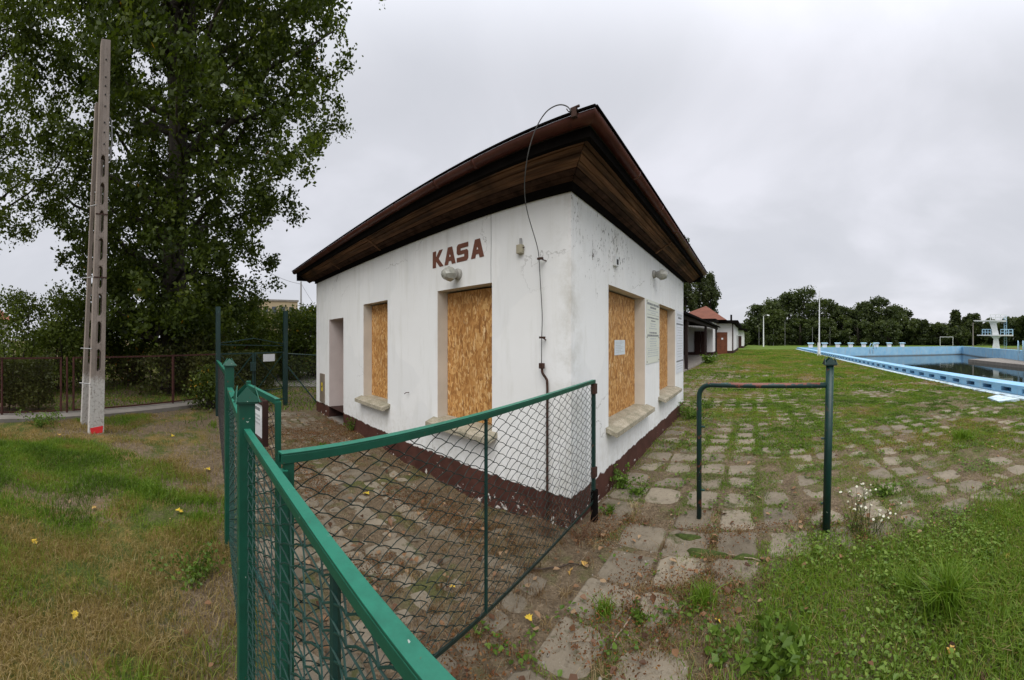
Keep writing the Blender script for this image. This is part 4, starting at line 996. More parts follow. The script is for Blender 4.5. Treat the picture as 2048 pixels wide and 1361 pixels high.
fz = Vector((math.cos(R(8)) * tocam.x - math.sin(R(8)) * tocam.y, math.sin(R(8)) * tocam.x + math.cos(R(8)) * tocam.y, 0))
H_ = (pt - pb).length
sl = []; h = 1.36
while h < 5.1: sl.append((h, h + .385)); h += .475
mb, PF = zn_pole(pb, pt, .265, .16, .20, .14, fz, sl); mb.build('front_leg', MAT['pole'], pole, bevel=.008)
rb = Vector((-6.50, -2.12, -.3)); rt = pb + (pt - pb) * .83; rt = Vector((rt.x - .10, rt.y - .10, rt.z + .2))
sl2 = []; h = 1.45
while h < 4.6: sl2.append((h, h + .385)); h += .475
mb, _ = zn_pole(rb, rt, .27, .17, .20, .14, fz, sl2); mb.build('rear_leg', MAT['pole'], pole, bevel=.008)
rs = MB(); q0 = PF(-.8, 1.02, .33); q1 = PF(.85, 1.02, .33); rs.hexa([PF(-.75, .9, .30), PF(.8, .9, .32), PF(.8, 1.02, .32), PF(-.75, 1.02, .30), PF(-.85, .9, .40), PF(.85, .9, .44), PF(.85, 1.02, .44), PF(-.85, 1.02, .40)])
rs.build('paint_mark', MAT['redspray'], pole)
for hh in (1.15, 1.75, 2.97, 4.2): 
    a = PF(-2.2, -1.6, hh); b = PF(1.02, 1.02, hh); MB().tube([PF(-2.4, -.6, hh), PF(-1.0, 1.05, hh)], .010, 6).build('tie_bolt', MAT['metal'], pole)
for hh in (2.97, 4.05): MB().bar(PF(-1.05, 1.04, hh), PF(1.05, 1.04, hh), .012, .02).build('band', MAT['rust'], pole)
for hh in (5.25, 5.45, 5.62, 5.9, 6.1, 6.25, 6.4, 6.7):
    q = PF(.1, .99, hh); MB().lathe(q, fz, [(0, .014), (.012, .012)], 8).build('bolt', MAT['black'], pole)
MB().tube([PF(1.1, .3, 5.75), PF(1.5, .3, 5.7), PF(1.7, .2, 5.35), PF(1.4, .2, 5.0), PF(1.25, .3, 5.25)], .012, 6).build('cable_end', MAT['metal'], pole)

# ------------------------------------------------------------------ foliage
GREENS = {
 'big': [(0, (0.030, 0.047, 0.008)), (0.5, (0.070, 0.100, 0.014)), (0.85, (0.13, 0.168, 0.025)), (0.985, (0.18, 0.215, 0.036)), (1, (0.40, 0.22, 0.02))],
 'light': [(0, (0.055, 0.078, 0.013)), (0.5, (0.115, 0.155, 0.026)), (1, (0.20, 0.245, 0.050))],
 'hedge': [(0, (0.038, 0.046, 0.013)), (0.5, (0.078, 0.094, 0.022)), (0.9, (0.135, 0.145, 0.036)), (1, (0.13, 0.085, 0.04))],
 'far': [(0, (0.030, 0.042, 0.016)), (0.5, (0.056, 0.076, 0.024)), (1, (0.10, 0.124, 0.038))],
 'far_lt': [(0, (0.032, 0.046, 0.014)), (0.5, (0.058, 0.078, 0.022)), (1, (0.095, 0.115, 0.032))],
 'pop': [(0, (0.030, 0.042, 0.016)), (0.5, (0.055, 0.072, 0.026)), (1, (0.095, 0.115, 0.042))]}
for k_ in GREENS: MAT['leaf_' + k_] = leaf_material('leaves_' + k_, GREENS[k_])
def leaf_cloud(name, C, size, m, parent, tint=None, flat=0.0, g=rng, aspect=0.62):
    """one bent-free diamond leaf (quad) per centre"""
    n = len(C); u = g.normal(size=(n, 3)); u[:, 2] *= (1 - flat * .6); u /= np.linalg.norm(u, axis=1, keepdims=True)
    w = g.normal(size=(n, 3)); w[:, 2] *= (1 - flat); v = np.cross(u, w); v /= np.linalg.norm(v, axis=1, keepdims=True)
    s = (np.asarray(size) * np.ones(n))[:, None] * g.uniform(.5, 1.4, (n, 1))
    off = np.array(parent.location) if parent else 0
    V = np.stack([C - u * s * .5, C + v * s * .5 * aspect - u * s * .06, C + u * s * .5, C - v * s * .5 * aspect - u * s * .06], 1).reshape(-1, 3) - off
    Fq = np.arange(4 * n).reshape(n, 4)
    if tint is None: tint = g.random(n)
    return raw_mesh(name, V, Fq, m, parent, np.clip(tint, 0, 1))
def folded_leaves(name, C, size, m, tint, g):
    """small curled leaves: six-point outline folded along the midrib"""
    n = len(C); a = g.uniform(0, 6.283, n); u = np.stack([np.cos(a), np.sin(a), g.normal(0, .25, n)], 1); w = np.stack([-np.sin(a), np.cos(a), g.normal(0, .25, n)], 1); up = np.array([[0, 0, 1.0]])
    s = (size * g.uniform(.5, 1.3, n))[:, None]; cu = g.uniform(.0, .35, (n, 1)); as_ = g.uniform(.3, .48, (n, 1))
    V = np.stack([C - u * s * .5, C - u * s * .12 + w * s * as_ + up * s * cu, C + u * s * .25 + w * s * as_ * .7 + up * s * cu * .8, C + u * s * .55 + up * s * cu * .4, C + u * s * .25 - w * s * as_ * .7 + up * s * cu * .8, C - u * s * .12 - w * s * as_ + up * s * cu], 1).reshape(-1, 3)
    b = np.arange(n)[:, None] * 6; Fq = np.concatenate([b + np.array([[0, 1, 2, 3]]), b + np.array([[0, 3, 4, 5]])], 0)
    return raw_mesh(name, V, Fq, m, None, np.clip(np.tile(tint, 2), 0, 1))
def blobs(cs, rs, per, g, shell=0.35):
    """points spread through many ellipsoidal clumps; returns points and clump ids"""
    P, I = [], []
    for i, (c, r_) in enumerate(zip(cs, rs)):
        d = g.normal(size=(per, 3)); d /= np.linalg.norm(d, axis=1, keepdims=True)
        rad = g.random((per, 1)) ** (1 / (3 if shell == 0 else 1.6)); P.append(np.asarray(c) + d * rad * np.asarray(r_)); I.append(np.full(per, i))
    return np.concatenate(P), np.concatenate(I)
def limb(mb, a, b, r0, r1, g, n=5, wob=.12):
    a, b = np.array(a, float), np.array(b, float); pts = []
    for k in range(n + 1):
        t_ = k / n; q = a + (b - a) * t_; q = q + g.normal(size=3) * wob * math.sin(math.pi * t_); pts.append(tuple(q))
    mb.tube(pts, [r0 + (r1 - r0) * k / n for k in range(n + 1)], 7); return pts

# big tree behind the garden fence
def big_tree(x, y, name, label, trunk_r, H, env, n_clump, per, leafs, seed, mat_, second=None, lean=(0, 0), cat='tree'):
    g = np.random.default_rng(seed); o = empty(name, (x, y, 0), label, cat)
    tb = MB(); tp = []
    for k in range(9):
        t_ = k / 8; tp.append((x + lean[0] * t_ + .12 * math.sin(k * 1.3 + seed), y + lean[1] * t_ + .10 * math.cos(k * 1.7), -.3 + (H * .86 + .3) * t_))
    tb.tube(tp, [trunk_r * (1.25 if k == 0 else 1.0 - .095 * k) for k in range(9)], 12)
    if second: limb(tb, (x, y, second[0]), (x + second[1], y + second[2], H * .9), trunk_r * .5, .08, g, 6, .2)
    cl = []; tries = 0
    while len(cl) < n_clump and tries < 90000:
        tries += 1; z = g.uniform(*env['z']); a = g.uniform(0, 2 * math.pi); rm = env['r'](z, a); r_ = rm * math.sqrt(g.uniform(.03, 1.0))
        px_, py_ = x + lean[0] * z / H + r_ * math.cos(a), y + lean[1] * z / H + r_ * math.sin(a)
        if vnoise(np.array([px_ + 40]), np.array([z + 40 + py_ * .7]), .55, seed)[0] < env.get('gap', .3): continue
        cl.append((px_, py_, z))
    cl = np.array(cl)
    for i in range(0, len(cl), max(1, len(cl) // env.get('limbs', 60))):
        c = cl[i]; z0 = max(env['z'][0] - .6, c[2] - np.hypot(c[0] - x, c[1] - y) * g.uniform(.35, .75)); kk = min(7, max(0, (z0 / (H * .86)) * 8)); q = tp[int(kk)]
        limb(tb, (q[0], q[1], z0), tuple(c), min(.15, trunk_r * .26), .02, g, 5, .22)
    tb.build('trunk', MAT['bark'], o, True)
    rs = g.uniform(.30, .62, (len(cl), 1)) * np.array([[1, 1, .8]]) * env.get('cs', 1.0)
    P, I = blobs(cl, rs, per, g)
    P[:, 2] -= g.random(len(P)) ** 3 * .3
    ct = g.normal(0, .16, len(cl)); tint = .36 + ct[I] + g.normal(0, .15, len(P)); tint = np.clip(tint, 0, .96)
    hot = g.random(len(P)) < .0012; tint[hot] = 1.0
    leaf_cloud('crown', P, leafs, mat_, o, tint, .25, g)
    return o
def env_big(z, a):
    # right-hand outline measured from the photograph's silhouette: narrow low, wide above
    base = np.interp(z, [1.6, 3.0, 5, 7, 10, 13, 17, 20], [2.6, 3.1, 3.8, 4.8, 5.6, 6.1, 5.5, 3.5])
    return base * (1 + .12 * math.sin(3 * a + z * .8) + .10 * math.sin(5 * a - z * 1.3))
big_tree(-12.0, -.75, 'poplar_tree', 'huge dark broadleaf tree with thick black trunk behind the garden fence', .50, 21, dict(z=(1.9, 19.0), r=env_big, gap=.335, limbs=90, cs=1.0), 2350, 84, .135, 21, MAT['leaf_big'], second=(4.5, .9, .9))
def env_l(z, a): return np.interp(z, [4.5, 6, 8, 10, 11.5, 13], [1.2, 2.8, 3.5, 3.1, 2.2, .8]) * (1 + .15 * math.sin(3 * a + z))
big_tree(-8.9, -6.6, 'maple_tree', 'lighter green broadleaf tree with dense low crown beside the huge dark tree', .16, 12.5, dict(z=(4.6, 12.5), r=env_l, gap=.25, limbs=30), 420, 80, .12, 5, MAT['leaf_light'])
# bushes and hedges
def bush(name, x, y, rx, ry, h, n_clump, per, leafs, mat_, label, cat, seed, group=None, zlo=.15, box=False):
    g = np.random.default_rng(seed); o = empty(name, (x, y, 0), label, cat, group)
    cl = []
    for _ in range(n_clump):
        if box: cl.append((x + g.uniform(-rx, rx), y + g.uniform(-ry, ry), g.uniform(zlo, h)))
        else:
            a = g.uniform(0, 6.283); q = math.sqrt(g.random()); z = zlo + (h - zlo) * g.random() ** .8; k = math.sqrt(max(.05, 1 - ((z - h * .4) / (h * .66)) ** 2)); cl.append((x + rx * q * k * math.cos(a), y + ry * q * k * math.sin(a), z))
    tb = MB()
    for c in cl[::max(1, n_clump // 12)]: limb(tb, (x + g.uniform(-.2, .2) * rx, y + g.uniform(-.2, .2) * ry, -.1), c, .03, .008, g, 4, .06)
    tb.build('stem', MAT['bark'], o, True)
    P, I = blobs(np.array(cl), np.full((n_clump, 3), min(rx, ry, .55) * .75 if not box else .22), per, g)
    P[:, 2] = np.maximum(P[:, 2], .02)
    ct = g.normal(0, .16, n_clump); leaf_cloud('foliage', P, leafs, mat_, o, np.clip(.45 + ct[I] + g.normal(0, .17, len(P)), 0, 1), .2, g)
    return o
def hedge(a, b, w, h, dens, mat_, label, seed, zlo=.12):
    g = np.random.default_rng(seed); a, b = np.array(a), np.array(b); L = np.linalg.norm(b - a); d = (b - a) / L; nn = np.array([-d[1], d[0]])
    o = empty('hedge', (*((a + b) / 2), 0), label, 'hedge'); n = int(L * h * dens)
    u = g.uniform(0, L, n); z = g.uniform(zlo, h, n); w_ = np.clip(g.normal(0, .5, n), -1, 1); w_ = np.sign(w_) * np.abs(w_) ** .5 * w / 2
    bump_ = .10 * np.sin(u * 3.1) * np.sin(z * 5) + .05 * np.sin(u * 9)
    P = np.stack([a[0] + d[0] * u + nn[0] * (w_ + bump_), a[1] + d[1] * u + nn[1] * (w_ + bump_), z + .06 * np.sin(u * 4)], 1)
    tb = MB()
    for k in range(int(L / .35)):
        q = a + d * (k + .5) * .35; tb.tube([(q[0], q[1], -.1), (q[0] + g.uniform(-.1, .1), q[1] + g.uniform(-.1, .1), h * .8)], [.02, .008], 5)
    tb.build('stem', MAT['bark'], o)
    t_ = vnoise(u + 5, z + 9, 1.6, seed) * .6 + g.random(n) * .45
    leaf_cloud('foliage', P, .075, mat_, o, np.clip(t_, 0, 1), .2, g)
    return o
off = -nrm
def fpt(px, o_):
    q = ff(fs2(px), 0); return (q[0] + off.x * o_, q[1] + off.y * o_)
hedge(fpt(-60, .75), fpt(118, .75), .7, 1.22, 3300, MAT['leaf_hedge'], 'clipped dark hedge behind the garden fence', 31)
hedge((-9.6, -.15), (-11.0, 2.3), .8, 1.25, 2600, MAT['leaf_hedge'], 'dark hedge growing right behind the green double gate', 32)
BUSH = [ # px, distance, rx, h, mat, label
 (30, 11.0, 1.5, 3.0, 'light', 'light green garden bush rising above the clipped hedge'),
 (118, 11.5, 1.3, 3.2, 'light', 'yellowish green bush behind the concrete pole'),
 (175, 13.0, 1.5, 2.9, 'big', 'dark bush in the shade between the concrete pole and the huge trunk'),
 (262, 13.5, 1.3, 2.6, 'big', 'low dark bush left of the huge trunk'),
 (330, 10.6, .9, 1.35, 'hedge', 'low dark shrub against the brown fence under the huge tree'),
 (400, 10.8, 1.0, 1.8, 'hedge', 'dark shrub at the brown fence end near the tall gate post'),
 (425, 14.5, 1.4, 3.6, 'big', 'dark bush right of the huge trunk'),
 (472, 17.5, 1.9, 3.3, 'light', 'rounded light green bush beyond the double gate'),
 (545, 16.5, 1.6, 2.9, 'light', 'wispy light green bush beyond the gable of the double gate'),
 (590, 14.5, 1.3, 2.75, 'big', 'dark leafy bush beside the utility pole beyond the gate'),
 (628, 15.5, 1.3, 2.9, 'big', 'dark leafy bush at the far corner of the white house')]
for i, (px, d, rx, h, mm, lb) in enumerate(BUSH):
    c = ray(px, d); bush('garden_bush', c.x, c.y, rx, rx, h, int(26 * rx * h), 70, .10 if d < 13 else .12, MAT['leaf_' + mm], lb, 'bush', 50 + i, 'garden bushes beyond the fences')
c = ray(425, 8.3); bush('conifer_shrub', c.x, c.y, .55, .5, .75, 40, 60, .07, MAT['leaf_big'], 'low spreading dark shrub on the lawn by the tall gate post', 'shrub', 77)

# far trees
def far_tree(name, px, d, top, wid, label, seed, mat_='far', shape='round', lo=.06, card=None, group='trees beyond the playing field', n=3600):
    g = np.random.default_rng(seed); c = ray(px, d); H = CH + d * (HOR - top) / F; rad = wid * d / F / 2
    o = empty(name, (c.x, c.y, 0), label, 'tree', group)
    tb = MB(); tb.tube([(c.x, c.y, -.3), (c.x + .1, c.y, H * .45), (c.x, c.y + .1, H * .85)], [rad * .08 + .12, rad * .05 + .08, .04], 7)
    cl = []
    nc = 70
    for _ in range(nc):
        z = g.random()
        if shape == 'round': k = math.sqrt(max(.02, 1 - ((z - .5) / .52) ** 2)) ** .8
        elif shape == 'cone': k = (1 - z) * .95 + .05
        else: k = min(1, z * 5) * min(1, (1.02 - z) * 3.2)
        a = g.uniform(0, 6.283); q = math.sqrt(g.uniform(.1, 1)); cl.append((c.x + rad * k * q * math.cos(a), c.y + rad * k * q * math.sin(a), H * (lo + (.97 - lo) * z)))
    for q in cl[::9]: limb(tb, (c.x, c.y, q[2] * .6), q, .10, .03, g, 3, .1)
    tb.build('trunk', MAT['bark'], o, True)
    cs = min(rad * .5, H * .15)
    P, I = blobs(np.array(cl), np.tile(np.array([[cs, cs, cs * (1.6 if shape == 'col' else .75)]]), (nc, 1)) * g.uniform(.7, 1.2, (nc, 1)), n // nc, g)
    P[:, 2] = np.maximum(P[:, 2], .1)
    ct = g.normal(0, .17, nc); leaf_cloud('crown', P, card or .0066 * d, MAT['leaf_' + mat_], o, np.clip(.45 + ct[I] + g.normal(0, .12, len(P)), 0, 1), .2, g)
FT = [ # px, dist, top, width
 (1497, 118, 648, 34, 'far', 'round', 'low far tree at the end of the white buildings'),
 (1520, 112, 612, 60, 'far', 'round', 'dark tree behind the lamp post on the field edge'),
 (1547, 116, 598, 62, 'far', 'round', 'tall dark tree over the field lamp post'),
 (1548, 100, 622, 46, 'far_lt', 'round', 'lighter tree in front of the dark wood near the lamp post'),
 (1577, 118, 588, 60, 'far', 'round', 'tall tree of the wood with ragged top'),
 (1607, 118, 577, 74, 'far', 'round', 'tallest rounded tree of the far wood'),
 (1652, 116, 600, 66, 'far', 'round', 'broad tree just right of the flagpole'),
 (1600, 104, 640, 70, 'far', 'round', 'lower dark tree below the tallest one of the wood'),
 (1685, 112, 618, 60, 'far', 'round', 'dark tree sloping down from the wood'),
 (1650, 102, 640, 60, 'far_lt', 'round', 'lower olive tree behind the flagpole'),
 (1725, 110, 607, 50, 'far', 'round', 'dark tree beside the thin columnar tree'),
 (1717, 122, 606, 10, 'far', 'col', 'thin columnar tree sticking out of the wood'),
 (1757, 112, 599, 62, 'far', 'round', 'second tallest rounded tree of the far wood'),
 (1795, 110, 613, 62, 'far', 'round', 'tree at the falling right shoulder of the wood'),
 (1715, 100, 640, 70, 'far', 'round', 'low dark tree in front of the wood behind the starting blocks'),
 (1775, 100, 642, 64, 'far', 'round', 'low dark tree in front of the wood right of the starting blocks'),
 (1828, 108, 640, 48, 'far', 'round', 'small dark tree left of the football goal'),
 (1850, 106, 642, 30, 'far', 'cone', 'small dark conifer left of the football goal'),
 (1880, 106, 648, 46, 'far', 'round', 'dark tree right behind the football goal'),
 (1911, 108, 622, 38, 'far', 'cone', 'pointed spruce rising behind the football goal'),
 (1945, 104, 630, 56, 'far', 'round', 'loose tree behind the thin lamp post'),
 (1985, 102, 640, 50, 'far', 'round', 'dark tree directly behind the diving tower'),
 (2022, 100, 636, 60, 'far', 'round', 'dark tree right of the diving tower'),
 (2062, 96, 632, 70, 'far', 'round', 'dark tree beyond the pool ladders'),
 (1915, 100, 655, 60, 'far', 'round', 'low dark bush row tree under the spruce')]
for i, (px, d, tp, wd, mm, sh_, lb) in enumerate(FT):
    far_tree('field_tree', px, d, tp, wd, lb, 200 + i, mm, sh_, n=7000 if wd > 20 else 2100)
for i, (px, d, tp, wd, lb) in enumerate(((1370, 60, 480, 40, 'tallest columnar poplar behind the white house corner'), (1398, 62, 535, 44, 'middle columnar poplar behind the red pyramid roof'), (1420, 61, 548, 34, 'shorter columnar poplar right of the red pyramid roof'))):
    far_tree('lombardy_poplar', px, d, tp, wd, lb, 300 + i, 'pop', 'col', .03, .42, 'columnar poplars behind the changing rooms', 9000)
for i, (px, d, tp, wd) in enumerate(((1490, 88, 662, 22),)):
    far_tree('round_shrub', px, d, tp, wd, 'small yellowish shrub beside the farthest white building', 330 + i, 'far_lt', 'round', .02, .3, None, 1200)
# a far dark hedge closes the view under the crowns
g = np.random.default_rng(9); n = 16000; a_ = g.uniform(-.04, 1.0, n); d_ = g.uniform(112, 124, n); z_ = g.random(n) ** 1.0 * 7.0
P = np.stack([d_ * np.sin(a_), d_ * np.cos(a_), z_ + .1], 1)
tag(leaf_cloud('undergrowth', P, .95, MAT['leaf_far'], None, np.clip(g.normal(.3, .2, n), 0, 1), .2, g), 'dark undergrowth along the far edge of the field', 'undergrowth', kind='stuff')
g = np.random.default_rng(10); n = 9000; a_ = g.uniform(-2.3, -1.15, n); d_ = g.uniform(20, 26, n); z_ = g.random(n) ** 1.3 * (2.3 + .8 * np.sin(a_ * 23))
P = np.stack([d_ * np.sin(a_), d_ * np.cos(a_), z_ + .05], 1)
tag(leaf_cloud('undergrowth', P, .24, MAT['leaf_hedge'], None, np.clip(g.normal(.45, .2, n), 0, 1), .2, g), 'dense garden undergrowth far behind the fences', 'undergrowth', kind='stuff')

# ------------------------------------------------------------------ buildings and furniture in the distance
ch = empty('changing_rooms', (-4.5, 40, 0), 'white changing room building with red pyramid roof and dark veranda', 'building')
MB().box(-9, -3.85, 36.2, 48, -.2, 3.55).build('wall', MAT['white_far'], ch)
MB().box(-3.86, -1.95, 40.6, 58, -.2, 3.5).build('wall', MAT['white_far'], ch)
MB().box(-3.80, -1.93, 40.57, 58, -.2, .35).build('plinth', MAT['dkbrown'], ch)
MB().box(-9.0, -3.82, 36.17, 40.5, -.2, .35).build('plinth', MAT['dkbrown'], ch)
MB().box(-2.05, -1.92, 40.53, 40.66, .3, 3.5).build('corner_trim', MAT['dkbrown'], ch)
d_ = MB().box(-3.83, -2.62, 40.5, 40.58, -.05, 2.5).build('door', MAT['door_br'], ch)
MB().box(-3.3, -3.1, 40.46, 40.5, 1.65, 1.85).build('door_plate', MAT['paper'], d_)
MB().box(-2.0, -1.9, 52, 53.2, 0, 2.3).build('door', MAT['dkbrown'], ch)
MB().box(-9.6, -1.35, 39.7, 59, 3.5, 3.85).build('roof', MAT['tar_shade'], ch)
MB().box(-9.6, -3.5, 35.8, 39.6, 3.5, 3.8).build('roof', MAT['tar_shade'], ch)
q = MB(); q.add([(-9.2, 39, 3.86), (-2.6, 39, 3.86), (-2.6, 50, 3.86), (-9.2, 50, 3.86), (-5.6, 44.5, 5.95)], [(0, 1, 4), (1, 2, 4), (2, 3, 4), (3, 0, 4)]); rf = q.build('roof', MAT['redroof'], ch)
MB().tube([(-2.3, 43, 3.8), (-2.3, 43, 4.7)], .12, 8).build('vent_pipe', MAT['tar_shade'], ch)
for xa, xb in ((-5.75, -5.12), (-5.08, -4.45)): MB().box(xa, xb, 36.10, 36.17, -.05, 2.5).build('door', MAT['dkbrown'], ch)
ve = empty('veranda', (-4.2, 25, 0), 'dark open timber veranda leading to the changing rooms', 'veranda')
q = MB(); q.hexa([(-8.5, 11.5, 3.3), (-3.05, 11.5, 2.86), (-3.05, 36.0, 2.86), (-8.5, 36.0, 3.3), (-8.5, 11.5, 3.4), (-3.05, 11.5, 2.97), (-3.05, 36.0, 2.97), (-8.5, 36.0, 3.4)]); q.build('roof', MAT['tar_shade'], ve)
MB().box(-6.9, -6.7, 11.5, 36.1, 0, 3.2).build('back_wall', MAT['veranda'], ve)
MB().box(-6.7, -3.3, 11.5, 36.1, -.1, .06).build('floor', MAT['concrete'], ve)
for yy in (13.5, 18.4, 26.5, 34.8):
    MB().box(-3.45, -3.29, yy - .08, yy + .08, -.1, 2.86).build('post', MAT['veranda'], ve)
    MB().bar((-3.37, yy, 2.0), (-3.37, yy + .8, 2.82), .09, .09).build('brace', MAT['veranda'], ve)
MB().box(-3.42, -3.30, 11.5, 36, 2.66, 2.85).build('beam', MAT['veranda'], ve)
fb = empty('far_pavilion', (-3.0, 72, 0), 'farthest small white building past the changing rooms', 'building')
MB().box(-6, -1.3, 70, 82, -.2, 3.5).build('wall', MAT['white_far'], fb); MB().box(-6.4, -.6, 69, 83, 3.5, 3.85).build('roof', MAT['tar_shade'], fb)
MB().box(-2.6, -1.7, 69.93, 70.02, 0, 2.4).build('door', MAT['dkbrown'], fb); MB().box(-6.03, -1.27, 69.96, 82.03, -.2, .4).build('plinth', MAT['dkbrown'], fb)
# apartment block, wooden shed, house behind the hedge on the left
c = ray(548, 85); ab = empty('apartment_block', (c.x, c.y, 0), 'pale yellow apartment block peeping over the trees beyond the gate', 'building')
MB().box(c.x - 6, c.x + 6, c.y - 6.5, c.y + 4.2, 0, 10.3).build('wall', MAT['yellow_block'], ab); MB().box(c.x - 6.2, c.x + 6.2, c.y - 6.7, c.y + 4.4, 10.3, 10.7).build('roof', MAT['concrete'], ab)
for k in range(5):
    for fl in range(3):
        MB().box(c.x + 6.0, c.x + 6.05, c.y - 5.8 + k * 2, c.y - 4.7 + k * 2, 1.6 + fl * 3, 3.1 + fl * 3).build('window', MAT['pane'], ab)
c = ray(497, 18.5); sd_ = empty('garden_shed', (c.x, c.y, 0), 'small brick red roofed shed behind the double gate', 'shed')
MB().box(c.x - 1.2, c.x + 1.2, c.y - .9, c.y + .9, 0, 1.1).build('wall', MAT['dkbrown'], sd_)
q = MB(); q.add([(c.x + 1.3, c.y - 1.0, 1.05), (c.x + 1.3, c.y + 1.0, 1.05), (c.x - 1.3, c.y + 1.0, 1.05), (c.x - 1.3, c.y - 1.0, 1.05), (c.x + 1.3, c.y, 1.72), (c.x - 1.3, c.y, 1.72)], [(0, 1, 4), (1, 2, 5, 4), (2, 3, 5), (3, 0, 4, 5)]); q.build('roof', MAT['brick'], sd_)
c = ray(-75, 30); hs = empty('garden_house', (c.x, c.y, 0), 'small white house with orange red roof behind the light green bushes', 'building')
MB().box(c.x - 3, c.x + 3, c.y - 3, c.y + 3, 0, 3.4).build('wall', MAT['white_far'], hs)
q = MB(); q.add([(c.x + 3.4, c.y - 3.4, 3.3), (c.x + 3.4, c.y + 3.4, 3.3), (c.x - 3.4, c.y + 3.4, 3.3), (c.x - 3.4, c.y - 3.4, 3.3), (c.x + 3.4, c.y, 5.3), (c.x - 3.4, c.y, 5.3)], [(0, 1, 4), (1, 2, 5, 4), (2, 3, 5), (3, 0, 4, 5)]); q.build('roof', plain('orange_tile', (.30, .10, .06), .8), hs)
for yy in (-1.5, 1.2): MB().box(c.x + 3.0, c.x + 3.05, c.y + yy - .5, c.y + yy + .5, 1, 2.3).build('window', MAT['pane'], hs)
# utility pole with wires
c = ray(602, 42); up = empty('line_pole', (c.x, c.y, 0), 'thin grey utility pole rising from the bushes beyond the gate', 'utility pole')
MB().tube([(c.x, c.y, -.2), (c.x, c.y, 8.6)], [.16, .10], 8).build('shaft', MAT['metal'], up)
def wire(name, a, b, sag, lb):
    a, b = Vector(a), Vector(b); pts = [a + (b - a) * (k / 14) - Vector((0, 0, sag * 4 * (k / 14) * (1 - k / 14))) for k in range(15)]
    tag(MB().tube(pts, .02, 5).build(name, MAT['cable']), lb, 'wire')
e_ = ray(500, 40); wire('overhead_wire', (c.x, c.y, 8.3), (e_.x, e_.y, 10.8), .5, 'overhead wire from the thin pole into the huge tree')
e_ = ray(660, 36); wire('overhead_wire', (c.x, c.y, 8.4), (e_.x, e_.y, 3.2), .3, 'overhead wire dropping from the thin pole behind the house')
# flagpole and lamps
c = ray(1638, 35.2); fp = empty('flagpole', (c.x, c.y, 0), 'thin white flagpole between two short stakes by the pool', 'flagpole')
MB().tube([(c.x, c.y, .2), (c.x + .05, c.y, 6.5)], [.075, .045], 8).build('pole', MAT['white_paint'], fp)
for s in (-1, 1): MB().bar((c.x + s * .12, c.y, -.1), (c.x + s * .10, c.y, 1.35), .07, .07).build('stake', MAT['white_paint'], fp)
for px, d, tp, lb in ((1527, 85, 632, 'white lamp post with curved head on the playing field'), (1946, 72, 645, 'plain lamp post left of the diving tower')):
    c = ray(px, d); H = CH + d * (HOR - tp) / F; o = empty('lamp_post', (c.x, c.y, 0), lb, 'lamp post')
    MB().tube([(c.x, c.y, -.2), (c.x, c.y, H * .45), (c.x, c.y, H)], [.17, .13, .08], 8).build('shaft', MAT['white_paint'] if px < 1600 else MAT['concrete'], o)
    if px > 1600: continue
    MB().tube([(c.x, c.y, H - .05), (c.x + .5, c.y, H + .25), (c.x + .9, c.y, H + .2)], [.05, .05, .05], 6).build('arm', MAT['metal'], o)
    MB().lathe((c.x + .8, c.y, H + .18), (1, 0, -.1), [(0, .08), (.1, .14), (.5, .16), (.65, .06)], 8).build('head', MAT['white_paint'], o)
for i, px in enumerate((1518, 1547, 1570, 1625, 1660, 1700)):
    c = ray(px, 98); H = 7.0 if px in (1570, 1547) else 5.2; tag(MB().tube([(c.x, c.y, -.1), (c.x, c.y, H)], [.05, .035], 6).build('net_pole', MAT['metal']), 'thin grey ball net pole standing before the far wood', 'pole', 'ball net poles before the wood')
# football goals
for px, d, lb in ((1893, 96, 'white football goal on the field before the spruce'), (1913, 104, 'second pale goal standing behind the white one')):
    c = ray(px, d); o = empty('football_goal', (c.x, c.y, 0), lb, 'goal'); tv = Vector((math.cos((px - PXV) / F), -math.sin((px - PXV) / F), 0)) * 1.75; bv = Vector((math.sin((px - PXV) / F), math.cos((px - PXV) / F), 0)) * 1.3
    cc = Vector((c.x, c.y, 0)); m = MAT['white_paint'] if px == 1893 else MAT['ltblue']
    for s in (-1, 1):
        MB().tube([cc + tv * s + Vector((0, 0, -.1)), cc + tv * s + Vector((0, 0, 2.45))], .07, 6).build('post', m, o)
        MB().tube([cc + tv * s + Vector((0, 0, 2.4)), cc + tv * s + bv], .035, 6).build('stay', m, o)
    MB().tube([cc - tv + Vector((0, 0, 2.42)), cc + tv + Vector((0, 0, 2.42))], .07, 6).build('crossbar', m, o)
    MB().tube([cc - tv + bv, cc + tv + bv], .035, 6).build('ground_bar', m, o)
# diving tower
dcen = ray(1992, 62); dt = empty('diving_tower', (dcen.x, dcen.y, 0), 'white concrete diving tower with two platforms and light blue railings', 'diving tower')
ph = (1992 - PXV) / F; U_ = Vector((math.cos(ph), -math.sin(ph), 0)); V_ = Vector((math.sin(ph), math.cos(ph), 0)); O_ = Vector((dcen.x, dcen.y, 0))
def D(u, v, z): return O_ + U_ * u + V_ * v + Vector((0, 0, z))
def slab_col(rings):
    mb = MB()
    for (u0, u1, v, z), (a0, a1, b, y) in zip(rings, rings[1:]):
        mb.hexa([D(u0, -v, z), D(u1, -v, z), D(u1, v, z), D(u0, v, z), D(a0, -b, y), D(a1, -b, y), D(a1, b, y), D(a0, b, y)])
    return mb
slab_col([(-.75, .75, .9, -.2), (-.5, .55, .75, 1.0), (-.45, .45, .7, 1.8), (-.8, .8, .9, 2.2), (-1.2, 1.2, 1.1, 2.3)]).build('pedestal', MAT['white_paint'], dt)
slab_col([(-.65, .55, .7, 2.5), (-.75, .30, .65, 3.4), (-1.1, .1, .7, 4.5), (-1.3, .3, .9, 4.85)]).build('column', MAT['white_paint'], dt)
